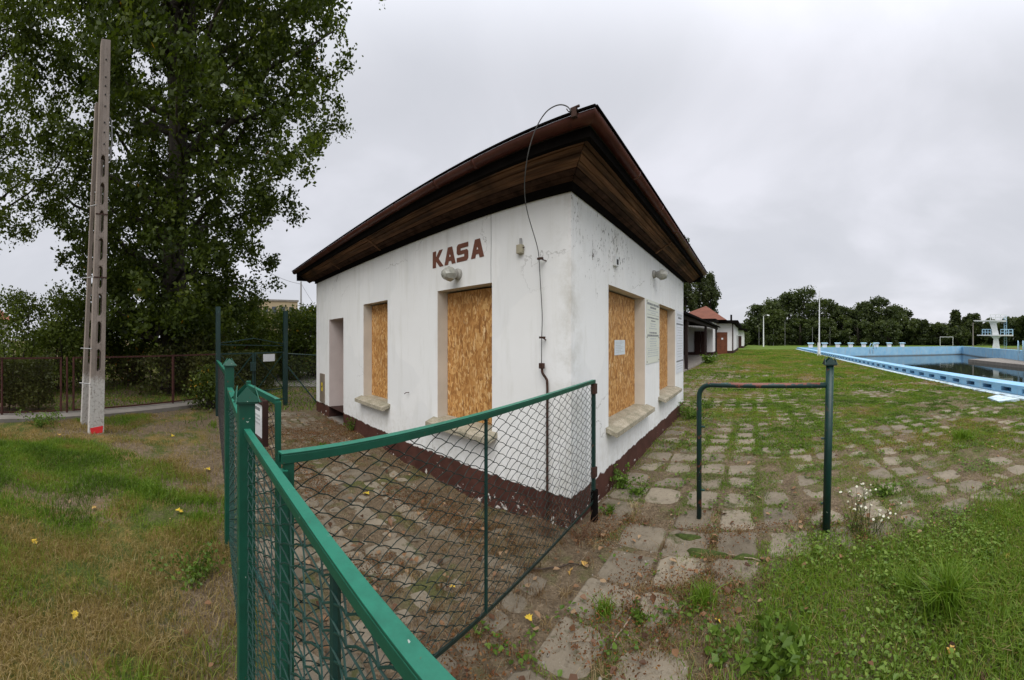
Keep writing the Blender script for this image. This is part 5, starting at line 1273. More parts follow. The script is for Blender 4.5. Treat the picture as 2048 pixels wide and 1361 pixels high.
q = MB(); q.hexa([D(-3.3, -1.2, 2.38), D(3.0, -1.2, 2.28), D(3.0, 1.2, 2.28), D(-3.3, 1.2, 2.38), D(-3.3, -1.2, 2.5), D(3.0, -1.2, 2.52), D(3.0, 1.2, 2.52), D(-3.3, 1.2, 2.5)]); q.build('platform', MAT['white_paint'], dt)
q = MB(); q.hexa([D(-3.9, -1.1, 4.9), D(1.8, -1.1, 4.8), D(1.8, 1.1, 4.8), D(-3.9, 1.1, 4.9), D(-3.9, -1.1, 5.02), D(1.8, -1.1, 5.06), D(1.8, 1.1, 5.06), D(-3.9, 1.1, 5.02)]); q.build('platform', MAT['white_paint'], dt)
for (ua, ub, z0, hh) in ((-2.4, -.9, 2.5, .95), (.8, 2.95, 2.5, .95), (-1.0, 1.75, 5.05, .95)):
    for v in (-1.1, 1.1):
        q = MB()
        for zz in (z0 + hh, z0 + hh * .5): q.tube([D(ua, v, zz), D(ub, v, zz)], .045, 6)
        for k in range(4): u = ua + (ub - ua) * k / 3; q.tube([D(u, v, z0 - .05), D(u, v, z0 + hh)], .045, 6)
        q.build('railing', MAT['ltblue'] if z0 < 4 else MAT['white_paint'], dt)
q = MB()
for u in (1.45, 1.9): q.tube([D(u, .6, 0), D(u, .6, 5.9)], .04, 6)
for k in range(18): q.tube([D(1.45, .6, .3 + k * .3), D(1.9, .6, .3 + k * .3)], .03, 5)
q.build('ladder', MAT['ltblue'], dt)

# ------------------------------------------------------------------ paving
def slab_material():
    t = NT('old_concrete_slab', 0.92, 0.15)
    r_ = t.objrand(); n = t.noise(3.2, 5, 0.6); n2 = t.noise(26, 6, 0.7); n3 = t.noise(120, 3, 0.6)
    c = t.ramp(t.math('ADD', t.math('MULTIPLY', r_, 0.35), t.math('MULTIPLY', n, 0.65)), [(0.25, (0.125, 0.104, 0.075)), (0.5, (0.195, 0.165, 0.122)), (0.75, (0.28, 0.240, 0.178))])
    c = t.mix(t.math('MULTIPLY', t.step(n2, 0.52, 0.68), 0.6), c, (0.085, 0.068, 0.048))
    c = t.mix(t.step(t.math('ADD', t.noise(2.0, 5, 0.65), t.math('MULTIPLY', n2, 0.25)), 0.70, 0.78), c, (0.070, 0.072, 0.030))
    c = t.mix(t.math('MULTIPLY', t.step(n3, 0.62, 0.72), 0.5), c, (0.36, 0.33, 0.28))
    t.col(c); t.bump(t.math('ADD', n2, t.math('MULTIPLY', n3, 0.5)), 0.5, 0.008); return t.m
MAT['slab'] = slab_material()
def slab_shapes(n, seed):
    out = []; rr_ = random.Random(seed)
    for _ in range(n):
        h = PITCH / 2 - .014; pts = []
        for (sx, sy) in ((-1, -1), (1, -1), (1, 1), (-1, 1)):
            c1, c2 = rr_.uniform(.02, .06), rr_.uniform(.02, .06)
            a, b = (sx * h, sy * (h - c1)), (sx * (h - c2), sy * h)
            pts += [a, b] if sx * sy > 0 else [b, a]
        pts = [(u + rr_.uniform(-.007, .007), v + rr_.uniform(-.007, .007)) for u, v in pts]
        k = .92; me = bpy.data.meshes.new('slab')
        vv = [(u, v, -.05) for u, v in pts] + [(u, v, -.008) for u, v in pts] + [(u * k, v * k, rr_.uniform(.001, .004)) for u, v in pts]
        N = len(pts); fa_ = [tuple(range(2 * N, 3 * N))]
        for b in (0, N): fa_ += [(b + i, b + (i + 1) % N, b + N + (i + 1) % N, b + N + i) for i in range(N)]
        me.from_pydata(vv, [], fa_); me.materials.append(MAT['slab']); out.append(me)
    return out
SHAPES = slab_shapes(10, 4)
def in_house(x, y): return x < WX + .12 and y > WY - .10
def pave(cells, parent, limit):
    cells.sort(key=lambda c: c[0] ** 2 + c[1] ** 2); rest = []
    for i, (x, y) in enumerate(cells):
        z = float(gz(np.array(x), np.array(y))) + rnd.uniform(-.005, .004)
        if i < limit:
            o = bpy.data.objects.new('slab', rnd.choice(SHAPES)); COL.objects.link(o); o.parent = parent; o.location = (x, y, z)
            o.rotation_euler = (rnd.gauss(0, .018), rnd.gauss(0, .018), rnd.choice((0, 1, 2, 3)) * math.pi / 2 + rnd.gauss(0, .012))
        else: rest.append((x, y, z))
    if rest:
        mb = MB()
        for x, y, z in rest:
            h = PITCH / 2 - .022; h2 = h * .93; t1, t2 = rnd.gauss(0, .006), rnd.gauss(0, .006)
            mb.add([(x - h, y - h, z - .03), (x + h, y - h, z - .03), (x + h, y + h, z - .03), (x - h, y + h, z - .03), (x - h2, y - h2, z - t1), (x + h2, y - h2, z + t1), (x + h2, y + h2, z + t2), (x - h2, y + h2, z - t2)],
                   [(4, 5, 6, 7), (0, 1, 5, 4), (1, 2, 6, 5), (2, 3, 7, 6), (3, 0, 4, 7)])
        o = mb.build('slab_field', MAT['slab'], parent); o['kind'] = 'stuff'
pv = MB(); pv.add([(-1.35, 1.0, -.16), (6.5, 1.0, -.16), (6.5, 30, -.16), (-1.35, 30, -.16)], [(0, 1, 2, 3)])
fcourt = pv.build('pavement', MAT['ground']); tag(fcourt, 'weedy concrete slab paving beside the pool', kind='structure')
pv = MB(); pv.add([(-7.6, .4, -.25), (-1.3, .4, -.25), (-1.3, 2.6, -.25), (-7.6, 2.6, -.25)], [(0, 1, 2, 3)])
yard = pv.build('pavement', MAT['ground']); tag(yard, 'littered slab paving between the mesh gate and the white wall', kind='structure')
def lush(x, y):
    """the strip of thick grass in the foreground right"""
    b = np.interp(x, [-.6, -.1, .56, 1.2, 2.4, 6.5], [.9, 1.75, 2.72, 2.62, 2.45, 2.2]); return 1 / (1 + np.exp((y - b + .35 * (vnoise(x + 9, y + 9, 1.7, 3) - .5)) * 9))
A_c, B_c = [], []
yy = .80
row = 0
while yy < 30:
    xx = -1.26 - 5 * PITCH
    while xx < 6.6:
        X_, Y_ = xx + rnd.gauss(0, .008), yy + rnd.gauss(0, .008)
        d = math.hypot(X_, Y_)
        l_ = float(lush(np.array(X_), np.array(Y_)))
        cov = float(vnoise(np.array([X_ + 31.0]), np.array([Y_ + 17.0]), .8, 8)[0])
        gxl = G0[0] + (GE[0] - G0[0]) * (Y_ - G0[1]) / (GE[1] - G0[1])
        if l_ < .6 and not (X_ < WX + .2 and Y_ < 7.9) and cov < .93 and X_ > (gxl + .24 if Y_ < 3.0 else -9) and X_ < 6.3: A_c.append((X_, Y_))
        xx += PITCH
    yy += PITCH; row += 1
yy = .62
while yy < 2.5:
    xx = -7.3
    while xx < -1.2:
        X_, Y_ = xx + rnd.gauss(0, .008), yy + rnd.gauss(0, .008)
        gxl = G0[0] + (GE[0] - G0[0]) * (Y_ - G0[1]) / (GE[1] - G0[1])
        if X_ < gxl - .2: B_c.append((X_, Y_))
        xx += PITCH
    yy += PITCH
pave(A_c, fcourt, 300); pave(B_c, yard, 300)

# ------------------------------------------------------------------ grass, weeds, litter
MAT['grass'] = leaf_material('grass_blades', [(0, (0.040, 0.066, 0.012)), (0.35, (0.110, 0.200, 0.018)), (0.6, (0.195, 0.285, 0.036)), (0.72, (0.20, 0.18, 0.046)), (0.86, (0.27, 0.195, 0.070)), (1, (0.38, 0.29, 0.14))], .4)
MAT['clover'] = leaf_material('clover_leaves', [(0, (0.050, 0.095, 0.014)), (0.6, (0.110, 0.185, 0.026)), (1, (0.19, 0.265, 0.050))], .3)
MAT['litter'] = leaf_material('leaf_litter', [(0, (0.055, 0.030, 0.018)), (0.4, (0.13, 0.066, 0.036)), (0.75, (0.24, 0.135, 0.07)), (1, (0.32, 0.22, 0.13))], .1)
MAT['straw'] = leaf_material('straw', [(0, (0.08, 0.045, 0.024)), (0.4, (0.19, 0.115, 0.055)), (0.7, (0.30, 0.21, 0.11)), (1, (0.44, 0.35, 0.21))], .25)
MAT['redweed'] = leaf_material('reddish_weed', [(0, (0.07, 0.045, 0.016)), (0.5, (0.16, 0.060, 0.026)), (1, (0.24, 0.12, 0.04))], .2)
def blades(name, xy, h, w, m, tint, g, lean=.55, parent=None, z0=None):
    n = len(xy); a = g.uniform(0, 6.283, n); la = g.uniform(0, 6.283, n); h = np.asarray(h) * np.ones(n); w = np.asarray(w) * np.ones(n)
    z = (gtop(xy[:, 0], xy[:, 1]) if z0 is None else z0) - .012; b = np.stack([xy[:, 0], xy[:, 1], z], 1)
    sd = np.stack([np.cos(a), np.sin(a), np.zeros(n)], 1) * w[:, None] / 2; ln = np.abs(g.normal(0, lean, n)); dx = np.stack([np.cos(la), np.sin(la), np.zeros(n)], 1)
    up = np.array([0, 0, 1.0])
    mid = b + up * (h * .55)[:, None] + dx * (h * ln * .28)[:, None]; tip = b + up * (h * (1 - .25 * np.minimum(ln, 1.5)))[:, None] + dx * (h * ln * .95)[:, None]
    V = np.stack([b - sd, b + sd, mid + sd * .75, mid - sd * .75, tip], 1).reshape(-1, 3); i = np.arange(n)[:, None] * 5
    me = bpy.data.meshes.new(name); fs_ = np.concatenate([i + np.array([[0, 1, 2]]), i + np.array([[0, 2, 3]]), i + np.array([[3, 2, 4]])], 0)
    off = np.array(parent.location) if parent else 0
    return raw_mesh(name, V - off, fs_, m, parent, np.clip(np.tile(tint, 3), 0, 1))
def scatter(x0, x1, y0, y1, dens, g):
    n = int((x1 - x0) * (y1 - y0) * dens); return np.stack([g.uniform(x0, x1, n), g.uniform(y0, y1, n)], 1)
def visible(xy, dmin=1.2, dmax=99):
    p_ = np.arctan2(xy[:, 0], xy[:, 1]); d = np.hypot(xy[:, 0], xy[:, 1]); return (d > dmin) & (d < dmax) & (p_ > -2.55) & (p_ < 1.2)
g = np.random.default_rng(77)
# left lawn
parts = []
for (dmin, dmax, dens, hh, ww) in ((1.1, 3.0, 11000, .045, .0045), (3.0, 5.5, 6000, .047, .0065), (5.5, 10.5, 2300, .05, .010)):
    xy = scatter(-10.5, .6, -7.5, .35, dens, g); d = np.hypot(xy[:, 0], xy[:, 1]); k = visible(xy) & (d > dmin) & (d <= dmax); xy = xy[k]
    # stop at the fence path
    s_ = (xy[:, 0] - F0[0]) * nrm.x + (xy[:, 1] - F0[1]) * nrm.y; xy = xy[s_ > .42]
    gn = vnoise(xy[:, 0] + 50, xy[:, 1] + 50, .9, 12) * .6 + vnoise(xy[:, 0] + 20, xy[:, 1] + 30, 2.7, 13) * .4; bare = vnoise(xy[:, 0] + 11, xy[:, 1] + 71, .75, 14) * .65 + vnoise(xy[:, 0], xy[:, 1] + 90, 3.1, 15) * .35
    keep = g.random(len(xy)) < np.clip((.60 - bare) * 5.0, .05, 1); xy, gn = xy[keep], gn[keep]
    near_f = np.clip(1 - (.2 - xy[:, 1]) / .8, 0, 1)
    tint = np.clip(1.93 - gn * 2.25 - near_f * .22, .22, .95) + g.normal(0, .12, len(xy)); h = hh * (.6 + .9 * gn) * g.uniform(.5, 1.5, len(xy)) * (1 + .9 * near_f * g.random(len(xy)))
    parts.append((xy, h, ww, tint))
for i, (xy, h, ww, tint) in enumerate(parts):
    tag(blades('grass', xy, h, ww, MAT['grass'], tint, g, .9), ['short patchy grass of the lawn by the fence', 'patchy dry grass of the middle lawn', 'thin grass around the concrete pole'][i], 'grass', kind='stuff')
# grass behind the brown fence and beyond the gates
xy = scatter(-24, -7.6, -12, 9, 110, g); s_ = (xy[:, 0] - F0[0]) * nrm.x + (xy[:, 1] - F0[1]) * nrm.y; xy = xy[((s_ < -.15) | (xy[:, 1] > .5)) & visible(xy)]
tag(blades('grass', xy, .09 * g.uniform(.5, 1.4, len(xy)), .022, MAT['grass'], np.clip(g.normal(.42, .16, len(xy)), 0, .8), g, .8), 'green grass behind the fences', 'grass', kind='stuff')
# thick grass in the right foreground
xy = scatter(-.6, 5.5, .9, 3.3, 13000, g); k = visible(xy) & (g.random(len(xy)) < lush(xy[:, 0], xy[:, 1])); xy = xy[k]
gn = vnoise(xy[:, 0] + 7, xy[:, 1] + 3, 2.2, 16); h = (.035 + .06 * gn ** 1.5) * g.uniform(.5, 1.5, len(xy)); h *= np.clip(.6 + .35 * (xy[:, 0] - .2), .6, 1.5)
tag(blades('grass', xy, h, .0055, MAT['grass'], np.clip(g.normal(.48, .12, len(xy)) + .4 * (g.random(len(xy)) < .07), .15, 1), g, 1.0), 'thick green grass in front of the pipe barrier post', 'grass', kind='stuff')
xy = scatter(-.7, 5.0, .9, 3.2, 1500, g); k = visible(xy) & (g.random(len(xy)) < lush(xy[:, 0], xy[:, 1]) * np.clip(vnoise(xy[:, 0], xy[:, 1], 1.9, 19) * 2.2 - .55 - .15 * xy[:, 0], 0, 1)); xy = xy[k]
C = np.stack([xy[:, 0], xy[:, 1], gtop(xy[:, 0], xy[:, 1]) + g.uniform(.008, .055, len(xy))], 1)
tag(folded_leaves('ground_cover', C, .024, MAT['clover'], np.clip(g.normal(.72, .2, len(C)), .2, 1), g), 'small round clover leaves among the thick grass', 'clover', kind='stuff')
# weeds in the joints of the forecourt: rows along the slab edges, denser with distance
for (dmin, dmax, dens, hh, ww, lb) in ((1.3, 5, 7500, .026, .0048, 'weeds in the joints of the near paving'), (5, 11, 4800, .036, .010, 'weeds in the joints of the middle paving'), (11, 30, 1300, .05, .026, 'weeds over the far paving'), (30, 58, 260, .09, .06, 'dry weeds past the far paving')):
    xy = scatter(-3.2, 7.6, max(.5, dmin - 8), min(58, dmax), dens, g); d = np.hypot(xy[:, 0], xy[:, 1]); k = visible(xy) & (d > dmin) & (d <= dmax) & ~((xy[:, 0] < WX + .02) & (xy[:, 1] > WY) & (xy[:, 1] < 7.8)) & ~((xy[:, 0] < -1.0) & (xy[:, 1] < WY)); xy = xy[k]
    so = np.where(xy[:, 1] < 30, soil(xy[:, 0], xy[:, 1]), .01); patch = .45 * fbm(xy[:, 0], xy[:, 1], 1.3, 21) + .55 * fbm(xy[:, 0], xy[:, 1], 4.2, 28)
    pr = np.clip((so + (.008 if dmin < 5 else .010)) / .010, 0, 1) * np.clip((patch - (.415 if dmin < 5 else .375)) * 8, .08, 1) * (1 - .85 * lush(xy[:, 0], xy[:, 1]))
    pr = np.clip(pr * np.clip(.50 + (xy[:, 0] + 1.3) * .55, .45, 1.7), 0, 1)
    k = g.random(len(xy)) < pr; xy, patch = xy[k], patch[k]
    dryn = fbm(xy[:, 0], xy[:, 1], .8, 23)
    tint = .50 - (patch - .5) * .9 + g.normal(0, .14, len(xy)) + 1.1 * (dryn - .47) + (.06 if dmin > 10 else 0)
    tag(blades('grass', xy, hh * g.uniform(.4, 1.6, len(xy)) * (.6 + 1.0 * np.clip(patch - .3, 0, 1)), ww, MAT['grass'], np.clip(tint, .08, .95), g, 1.0), lb, 'weeds', kind='stuff')
# clover-like ground weeds over slabs near the building
xy = scatter(-1.35, 6, 1.2, 9, 900, g); pt = .5 * vnoise(xy[:, 0] + 2, xy[:, 1] + 5, 2.6, 24) + .5 * vnoise(xy[:, 0] + 2, xy[:, 1] + 5, 6, 29); k = visible(xy) & (g.random(len(xy)) < np.clip((pt - .55) * 6, 0, 1)) & (soil(xy[:, 0], xy[:, 1]) > -.006) & (xy[:, 0] > WX + .1); xy = xy[k]
C = np.stack([xy[:, 0], xy[:, 1], gtop(xy[:, 0], xy[:, 1]) + g.uniform(.004, .03, len(xy))], 1)
tag(folded_leaves('ground_cover', C, .028, MAT['clover'], np.clip(g.normal(.40, .22, len(C)), 0, 1), g), 'small broad-leaved weeds creeping over the paving', 'weeds', kind='stuff')
# dry straw and reddish weeds near the gate
xy = scatter(-7.2, 1.2, .35, 3.2, 5200, g); pt = vnoise(xy[:, 0] + 5, xy[:, 1] + 5, 1.7, 25) * .6 + vnoise(xy[:, 0] + 9, xy[:, 1] + 1, 5, 26) * .4; k = visible(xy) & (g.random(len(xy)) < np.clip((pt - .46) * 5, .06, .9) * np.clip((soil(xy[:, 0], xy[:, 1]) + .012) / .012, .12, 1)) & ~((xy[:, 1] > WY - .02) & (xy[:, 0] < WX + .1)) & (lush(xy[:, 0], xy[:, 1]) < .6); xy = xy[k]
tag(blades('dry_grass', xy, .030 * g.uniform(.4, 1.8, len(xy)), .0034, MAT['straw'], np.clip(g.normal(.45, .25, len(xy)), 0, 1), g, 1.6), 'dry straw strewn over the paving by the mesh gate', 'straw', kind='stuff')
xy = scatter(-6.5, 1.0, .4, 3.0, 4200, g); pt = vnoise(xy[:, 0] + 35, xy[:, 1] + 45, 2.1, 27); k = visible(xy) & (g.random(len(xy)) < np.clip((pt - .52) * 5, 0, 1)) & ~((xy[:, 1] > WY - .05) & (xy[:, 0] < WX + .1)) & (lush(xy[:, 0], xy[:, 1]) < .4); xy = xy[k]
C = np.stack([xy[:, 0], xy[:, 1], gtop(xy[:, 0], xy[:, 1]) + g.uniform(.004, .04, len(xy))], 1)
tag(leaf_cloud('red_weeds', C, .016, MAT['redweed'], None, g.random(len(C)), .5, g, .5), 'tiny reddish weeds between the slabs by the gate', 'weeds', kind='stuff')
cen = scatter(-2.2, .9, 1.0, 3.3, 26, g); cen = cen[(soil(cen[:, 0], cen[:, 1]) > -.004) & (lush(cen[:, 0], cen[:, 1]) < .5) & ~((cen[:, 1] > WY - .05) & (cen[:, 0] < WX + .1))]
idx = np.repeat(np.arange(len(cen)), 60); rr_ = np.abs(g.normal(0, .045, len(idx))); aa = g.uniform(0, 6.283, len(idx)); xy = cen[idx] + np.stack([rr_ * np.cos(aa), rr_ * np.sin(aa)], 1); ct = g.normal(.42, .2, len(cen))
tag(blades('dry_grass', xy, .055 * g.uniform(.4, 1.5, len(xy)), .0035, MAT['straw'], np.clip(ct[idx] + g.normal(0, .14, len(xy)), 0, 1), g, 1.0), 'rust coloured dead grass tufts between the near slabs', 'dry grass', kind='stuff')
# leaf litter
xy = np.concatenate([scatter(-7.2, 1.5, .3, 3.2, 34, g), scatter(-8, .2, -5, .3, 10, g), scatter(-1.3, 4, 2, 8, 9, g)]); k = visible(xy) & ~((xy[:, 1] > WY - .05) & (xy[:, 0] < WX + .08)) & (lush(xy[:, 0], xy[:, 1]) < g.uniform(.3, 1.15, len(xy))); xy = xy[k]
C = np.stack([xy[:, 0], xy[:, 1], gtop(xy[:, 0], xy[:, 1]) + g.uniform(.008, .03, len(xy))], 1)
tag(folded_leaves('leaf_litter', C, .042, MAT['litter'], g.random(len(C)), g), 'brown fallen leaves scattered over paving and lawn', 'leaf litter', kind='stuff')
# small stones and crumbs at the wall foot
xy = np.concatenate([scatter(WX + .02, WX + .4, 2.9, 7.5, 90, g), scatter(-1.1, .6, 1.3, 3.2, 40, g)]); sm_ = MB()
for x_, y_ in xy: r_ = g.uniform(.003, .010); sm_.lathe((x_, y_, float(gtop(x_, y_)) - .008), (g.normal() * .3, g.normal() * .3, 1), [(0, r_), (r_ * .6, r_ * .9), (r_ * 1.2, r_ * .3)], 5)
tag(sm_.build('gravel', plain('pale_rubble', (.24, .215, .18), .9, .3, 30)), 'pale plaster crumbs and small stones along the wall foot', 'gravel', kind='stuff')

# individual yellow leaves
def leaf_mesh():
    me = bpy.data.meshes.new('fallen_leaf'); s = .045
    pts = [(0, -1.2), (.25, -.9), (.75, -.75), (.6, -.3), (1, .1), (.55, .35), (.35, .75), (0, 1.1), (-.35, .75), (-.55, .35), (-1, .1), (-.6, -.3), (-.75, -.75), (-.25, -.9)]
    v = [(0, 0, .25 * s)] + [(a * s, b * s, .45 * s * (abs(a) ** 1.5) + .1 * s * math.sin(b * 4)) for a, b in pts]; n_ = len(pts)
    me.from_pydata(v, [], [(0, 1 + i, 1 + (i + 1) % n_) for i in range(n_)]); return me
LM = leaf_mesh(); t = NT('yellow_leaf', .6, .3); t.col(t.ramp(t.objrand(), [(0, (.50, .36, .03)), (.6, (.62, .40, .05)), (1, (.45, .27, .08))])); LM.materials.append(t.m)
for px, py, lb in ((345, 873, 'yellow leaf on the lawn just right of the concrete pole'), (118, 870, 'yellow leaf on the grass left of the concrete pole'), (415, 940, 'bright yellow leaf in the grass close to the green fence'), (358, 1028, 'pale yellow leaf beside the bare lawn patch'), (188, 1020, 'orange yellow leaf on the dry lawn'), (68, 1088, 'yellow leaf lying on the lawn edge away from the fence'),
    (150, 1235, 'yellow green leaf on the shaggy near lawn'), (1058, 1243, 'round orange leaf on the slabs under the mesh gate'), (1142, 1145, 'large yellow leaf below the dark crooked twig'), (1168, 1128, 'small yellow leaf at the fork of the thin straw'), (905, 1180, 'yellow leaf behind the mesh of the long gate'), (733, 985, 'orange leaf in the yard between gate and wall'),
    (1435, 1255, 'yellow leaf beside the round-leaved weed'), (1902, 1310, 'oval yellow leaf in the thick grass'), (2015, 1125, 'pale yellow leaf in the grass past the long tuft')):
    d = CH * F / (py - HOR); c = ray(px, d); o = bpy.data.objects.new('fallen_leaf', LM); COL.objects.link(o)
    o.location = (c.x, c.y, float(gtop(c.x, c.y)) + .012); o.rotation_euler = (rnd.gauss(0, .3), rnd.gauss(0, .3), rnd.uniform(0, 6.28)); s = rnd.uniform(.55, .8) * min(1.3, max(.75, d / 3)); o.scale = (s, s * rnd.uniform(.7, 1), s)
    tag(o, lb, 'leaf', 'yellow leaves fallen on the ground')
# twigs
for i, ((ax_, ay_), (bx_, by_), r_, lb) in enumerate((((1281, 1216), (1222, 1306), .006, 'straight pale stick lying across the slabs'), ((1060, 1140), (1160, 1128), .007, 'dark crooked twig below the mesh gate'), ((1445, 1108), (1520, 1128), .006, 'pale twig beside the mossy slab edge'), ((1158, 1128), (1175, 1100), .003, 'thin forked straw by the mesh gate'), ((1140, 1288), (1185, 1290), .004, 'short bleached twig on the near slabs'))):
    a, b = ray(ax_, CH * F / (ay_ - HOR)), ray(bx_, CH * F / (by_ - HOR)); q = []
    for k in range(6):
        t_ = k / 5; v = a.lerp(b, t_); q.append((v.x + rnd.gauss(0, .005), v.y + rnd.gauss(0, .005), float(gtop(v.x, v.y)) + .006))
    tag(MB().tube(q, [r_ * (1 - .1 * k) for k in range(6)], 6).build('twig', plain('twig_bark_%d' % i, (.26, .21, .15) if i != 1 else (.06, .045, .035), .9, .3, 30), None, True), lb, 'twig')
# moss cushions on slab edges
for i, (px, py, w) in enumerate(((1375, 1072, .11), (1402, 1104, .12), (1430, 1110, .10), (1490, 1118, .09), (1478, 1190, .05))):
    c = ray(px, CH * F / (py - HOR)); mb = MB(); vs_ = []; n_ = 14
    for ring, (rr_, zz) in enumerate(((1, -.01), (.8, .012), (.45, .02))):
        for k in range(n_): a = 6.283 * k / n_; f_ = rr_ * w * (1 + .25 * math.sin(3 * a + i)) ; vs_.append((c.x + f_ * math.cos(a), c.y + f_ * .35 * math.sin(a), float(gtop(c.x, c.y)) + zz - .002))
    fs_ = [(r0 * n_ + k, r0 * n_ + (k + 1) % n_, (r0 + 1) * n_ + (k + 1) % n_, (r0 + 1) * n_ + k) for r0 in range(2) for k in range(n_)] + [tuple(2 * n_ + k for k in range(n_))]
    mb.add(vs_, fs_); tag(mb.build('moss_cushion', MAT['moss'], None, True), 'dark green moss cushion on the slab edge beside the barrier', 'moss', 'moss cushions on the slab edges')
# separate weeds
def weed(px, py, h, rad, n, mat_, label, seed, grass=False, lw=.012):
    d = CH * F / (py - HOR); c = ray(px, d); g = np.random.default_rng(seed); o = empty('weed', (c.x, c.y, float(gz(c.x, c.y))), label, 'plant')
    if grass:
        a = g.uniform(0, 6.283, n); r_ = np.abs(g.normal(0, rad * .35, n)); xy = np.stack([c.x + r_ * np.cos(a), c.y + r_ * np.sin(a)], 1)
        blades('blades', xy, h * g.uniform(.5, 1.15, n), lw, MAT[mat_], np.clip(g.normal(.42, .1, n), .1, .7), g, .8, o, np.full(n, float(gtop(c.x, c.y))))['kind'] = 'stuff'
    else:
        mb = MB(); cl = []
        for k in range(9):
            a = g.uniform(0, 6.283); q = rad * math.sqrt(g.random()); e_ = (c.x + q * math.cos(a), c.y + q * math.sin(a), h * g.uniform(.5, 1)); mb.tube([(c.x + q * .2 * math.cos(a), c.y + q * .2 * math.sin(a), -.02), (e_[0] * .7 + c.x * .3, e_[1] * .7 + c.y * .3, e_[2] * .6), e_], [.004, .003, .0015], 4)
            for t_ in np.linspace(.2, 1, 5): cl.append((c.x + q * t_ * math.cos(a), c.y + q * t_ * math.sin(a), e_[2] * t_))
        mb.build('stem', MAT['moss'], o)
        P, I = blobs(np.array(cl), np.full((len(cl), 3), rad * .28), max(3, n // len(cl)), g); P[:, 2] = np.maximum(P[:, 2], .006)
        leaf_cloud('foliage', P, lw * 2.4, MAT[mat_], o, np.clip(g.normal(.45, .2, len(P)), 0, 1), .4, g)
    return o
WEEDS = [(1243, 975, .20, .16, 420, 'clover', 'leafy green weed at the plinth by the gate hinge', 0, .014), (1275, 985, .10, .16, 260, 'clover', 'low weed beside the leafy one at the plinth', 0, .012), (1218, 1026, .05, .08, 90, 'clover', 'small dark rosette weed on the slab at the corner', 0, .012),
 (1383, 838, .30, .40, 700, 'clover', 'bushy green weeds at the far corner of the white wall', 0, .02), (1415, 815, .18, .35, 360, 'clover', 'low green weeds just past the white wall', 0, .02), (1412, 727, .55, .9, 600, 'clover', 'big green nettle clump beside the veranda post', 0, .06),
 (1540, 764, .22, .7, 420, 'grass', 'wide dark grass tuft on the distant paving', 1, .03), (1210, 1226, .09, .12, 170, 'grass', 'bright grass tuft in the near slab joint', 1, .006), (1405, 1218, .13, .14, 240, 'grass', 'dense dark grass tuft near the barrier leg', 1, .006), (1280, 1240, .07, .09, 120, 'clover', 'small leafy weed beside the pale stick', 0, .012),
 (1895, 1215, .26, .22, 420, 'grass', 'long arching grass tuft in the thick grass', 1, .008), (1440, 1310, .07, .10, 140, 'clover', 'round-leaved weed in the near foreground', 0, .02), (1540, 1320, .10, .16, 200, 'clover', 'large-leaved creeping weed at the picture foot', 0, .026), (1565, 1345, .10, .14, 160, 'clover', 'second large-leaved creeping weed below the first', 0, .026),
 (1815, 1180, .15, .14, 260, 'grass', 'short dense grass tuft near the flowering weed', 1, .005), (1925, 880, .16, .30, 260, 'grass', 'bright grass tuft on the right paving', 1, .012), (1775, 990, .12, .16, 240, 'clover', 'leafy weed just right of the white flowers', 0, .014), (640, 900, .1, .1, 80, 'clover', 'tiny weed by the doorstep slabs', 0, .012), (703, 862, .24, .12, 240, 'clover', 'yellowish weed growing against the brown plinth by the door', 0, .014),
 (660, 812, .22, .5, 420, 'grass', 'grass clump between the side fence and the white house', 1, .012), (80, 850, .25, .5, 500, 'clover', 'low leafy plants along the garden path', 0, .02), (400, 1040, .08, .25, 260, 'grass', 'green grass tuft on the bare lawn patch', 1, .006), (300, 985, .10, .4, 420, 'grass', 'long low grass tuft on the middle lawn', 1, .008), (385, 1165, .12, .3, 420, 'clover', 'creeping green weed patch on the near lawn', 0, .012)]
for i, (px, py, h, rad, n, mm, lb, gr, lw) in enumerate(WEEDS): weed(px, py, h, rad, n, mm, lb, 400 + i, bool(gr), lw)
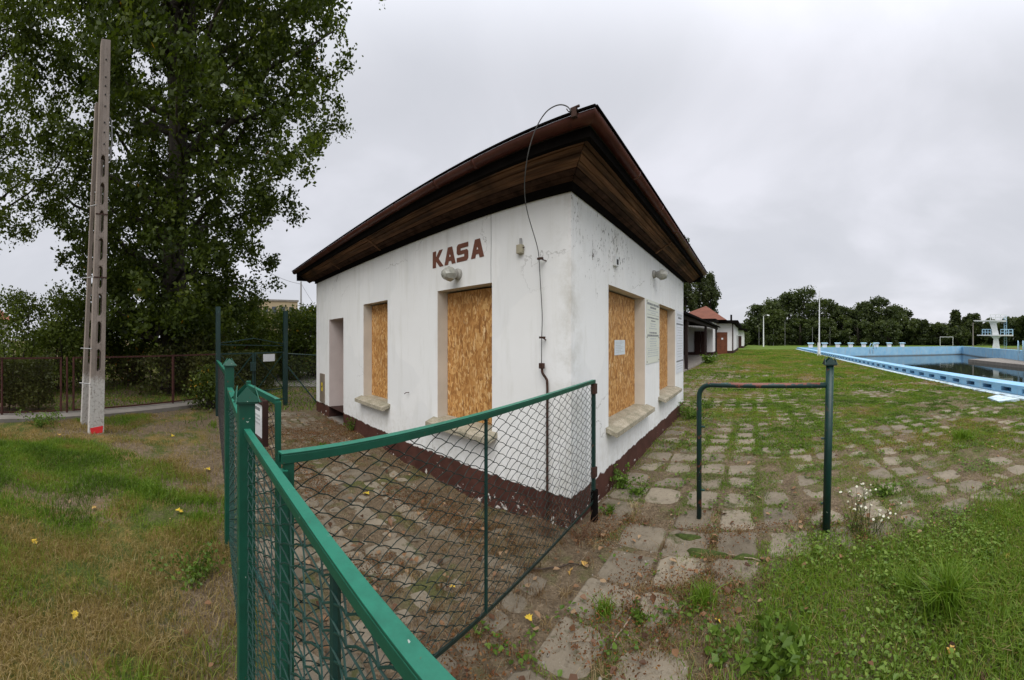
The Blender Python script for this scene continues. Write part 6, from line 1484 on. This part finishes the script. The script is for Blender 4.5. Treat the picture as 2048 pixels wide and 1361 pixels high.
# dry twiggy weed at the house corner
g = np.random.default_rng(55)
for px, py, lb in ((1090, 1062, 'dry brown twiggy weed at the foot of the house corner'), (1165, 1075, 'dry brown weed under the gate end')):
    c = ray(px, CH * F / (py - HOR)); o = empty('dry_weed', (c.x, c.y, float(gz(c.x, c.y))), lb, 'plant'); mb = MB()
    for k in range(46):
        a = g.uniform(0, 6.283); l_ = g.uniform(.12, .38); q0_ = Vector((c.x + g.normal() * .05, c.y + g.normal() * .04, -.05)); e_ = q0_ + Vector((math.cos(a) * l_ * .6, math.sin(a) * l_ * .35 - .02, l_ * g.uniform(.5, 1))); m2 = q0_.lerp(e_, .5) + Vector((g.normal() * .02, g.normal() * .02, .03)); mb.tube([q0_, m2, e_], [.0025, .002, .001], 4)
    mb.build('stalk', plain('dry_stalk', (.15, .085, .05), .9, .4, 40), o)
# white flowering weed
c = ray(1722, 2.88); g = np.random.default_rng(91); o = empty('flowering_weed', (c.x, c.y, 0), 'white flowering daisy-like weed beside the capped barrier post', 'flower'); st_, fl_, ye_ = MB(), MB(), MB()
for k in range(40):
    big_ = k < 24; bx = (-.03 if big_ else .22) + g.normal() * .075; by = g.normal() * .07; hz = (g.uniform(.20, .42) if big_ else g.uniform(.08, .20)); e_ = Vector((c.x + bx, c.y + by, hz)); b_ = Vector((c.x + g.normal() * .05 + (0 if big_ else .12), c.y + g.normal() * .05, -.02))
    st_.tube([b_, b_.lerp(e_, .6) + Vector((g.normal() * .012, g.normal() * .012, .03)), e_], [.0022, .0016, .001], 4)
    ax_ = Vector((g.normal() * .4 - .1, g.normal() * .4 - .5, 1)).normalized(); r_ = g.uniform(.007, .013); fl_.lathe(e_, ax_, [(0, .002), (.002, r_), (.003, r_ * .95), (.0035, .004)], 9); ye_.lathe(e_ + ax_ * .003, ax_, [(0, .003), (.002, .002)], 6)
st_.build('stem', MAT['moss'], o); fl_.build('flower', plain('cream_petals', (.55, .55, .46), .8, .15, 40), o)['kind'] = 'stuff'; ye_.build('flower_centre', MAT['yellow'], o)['kind'] = 'stuff'
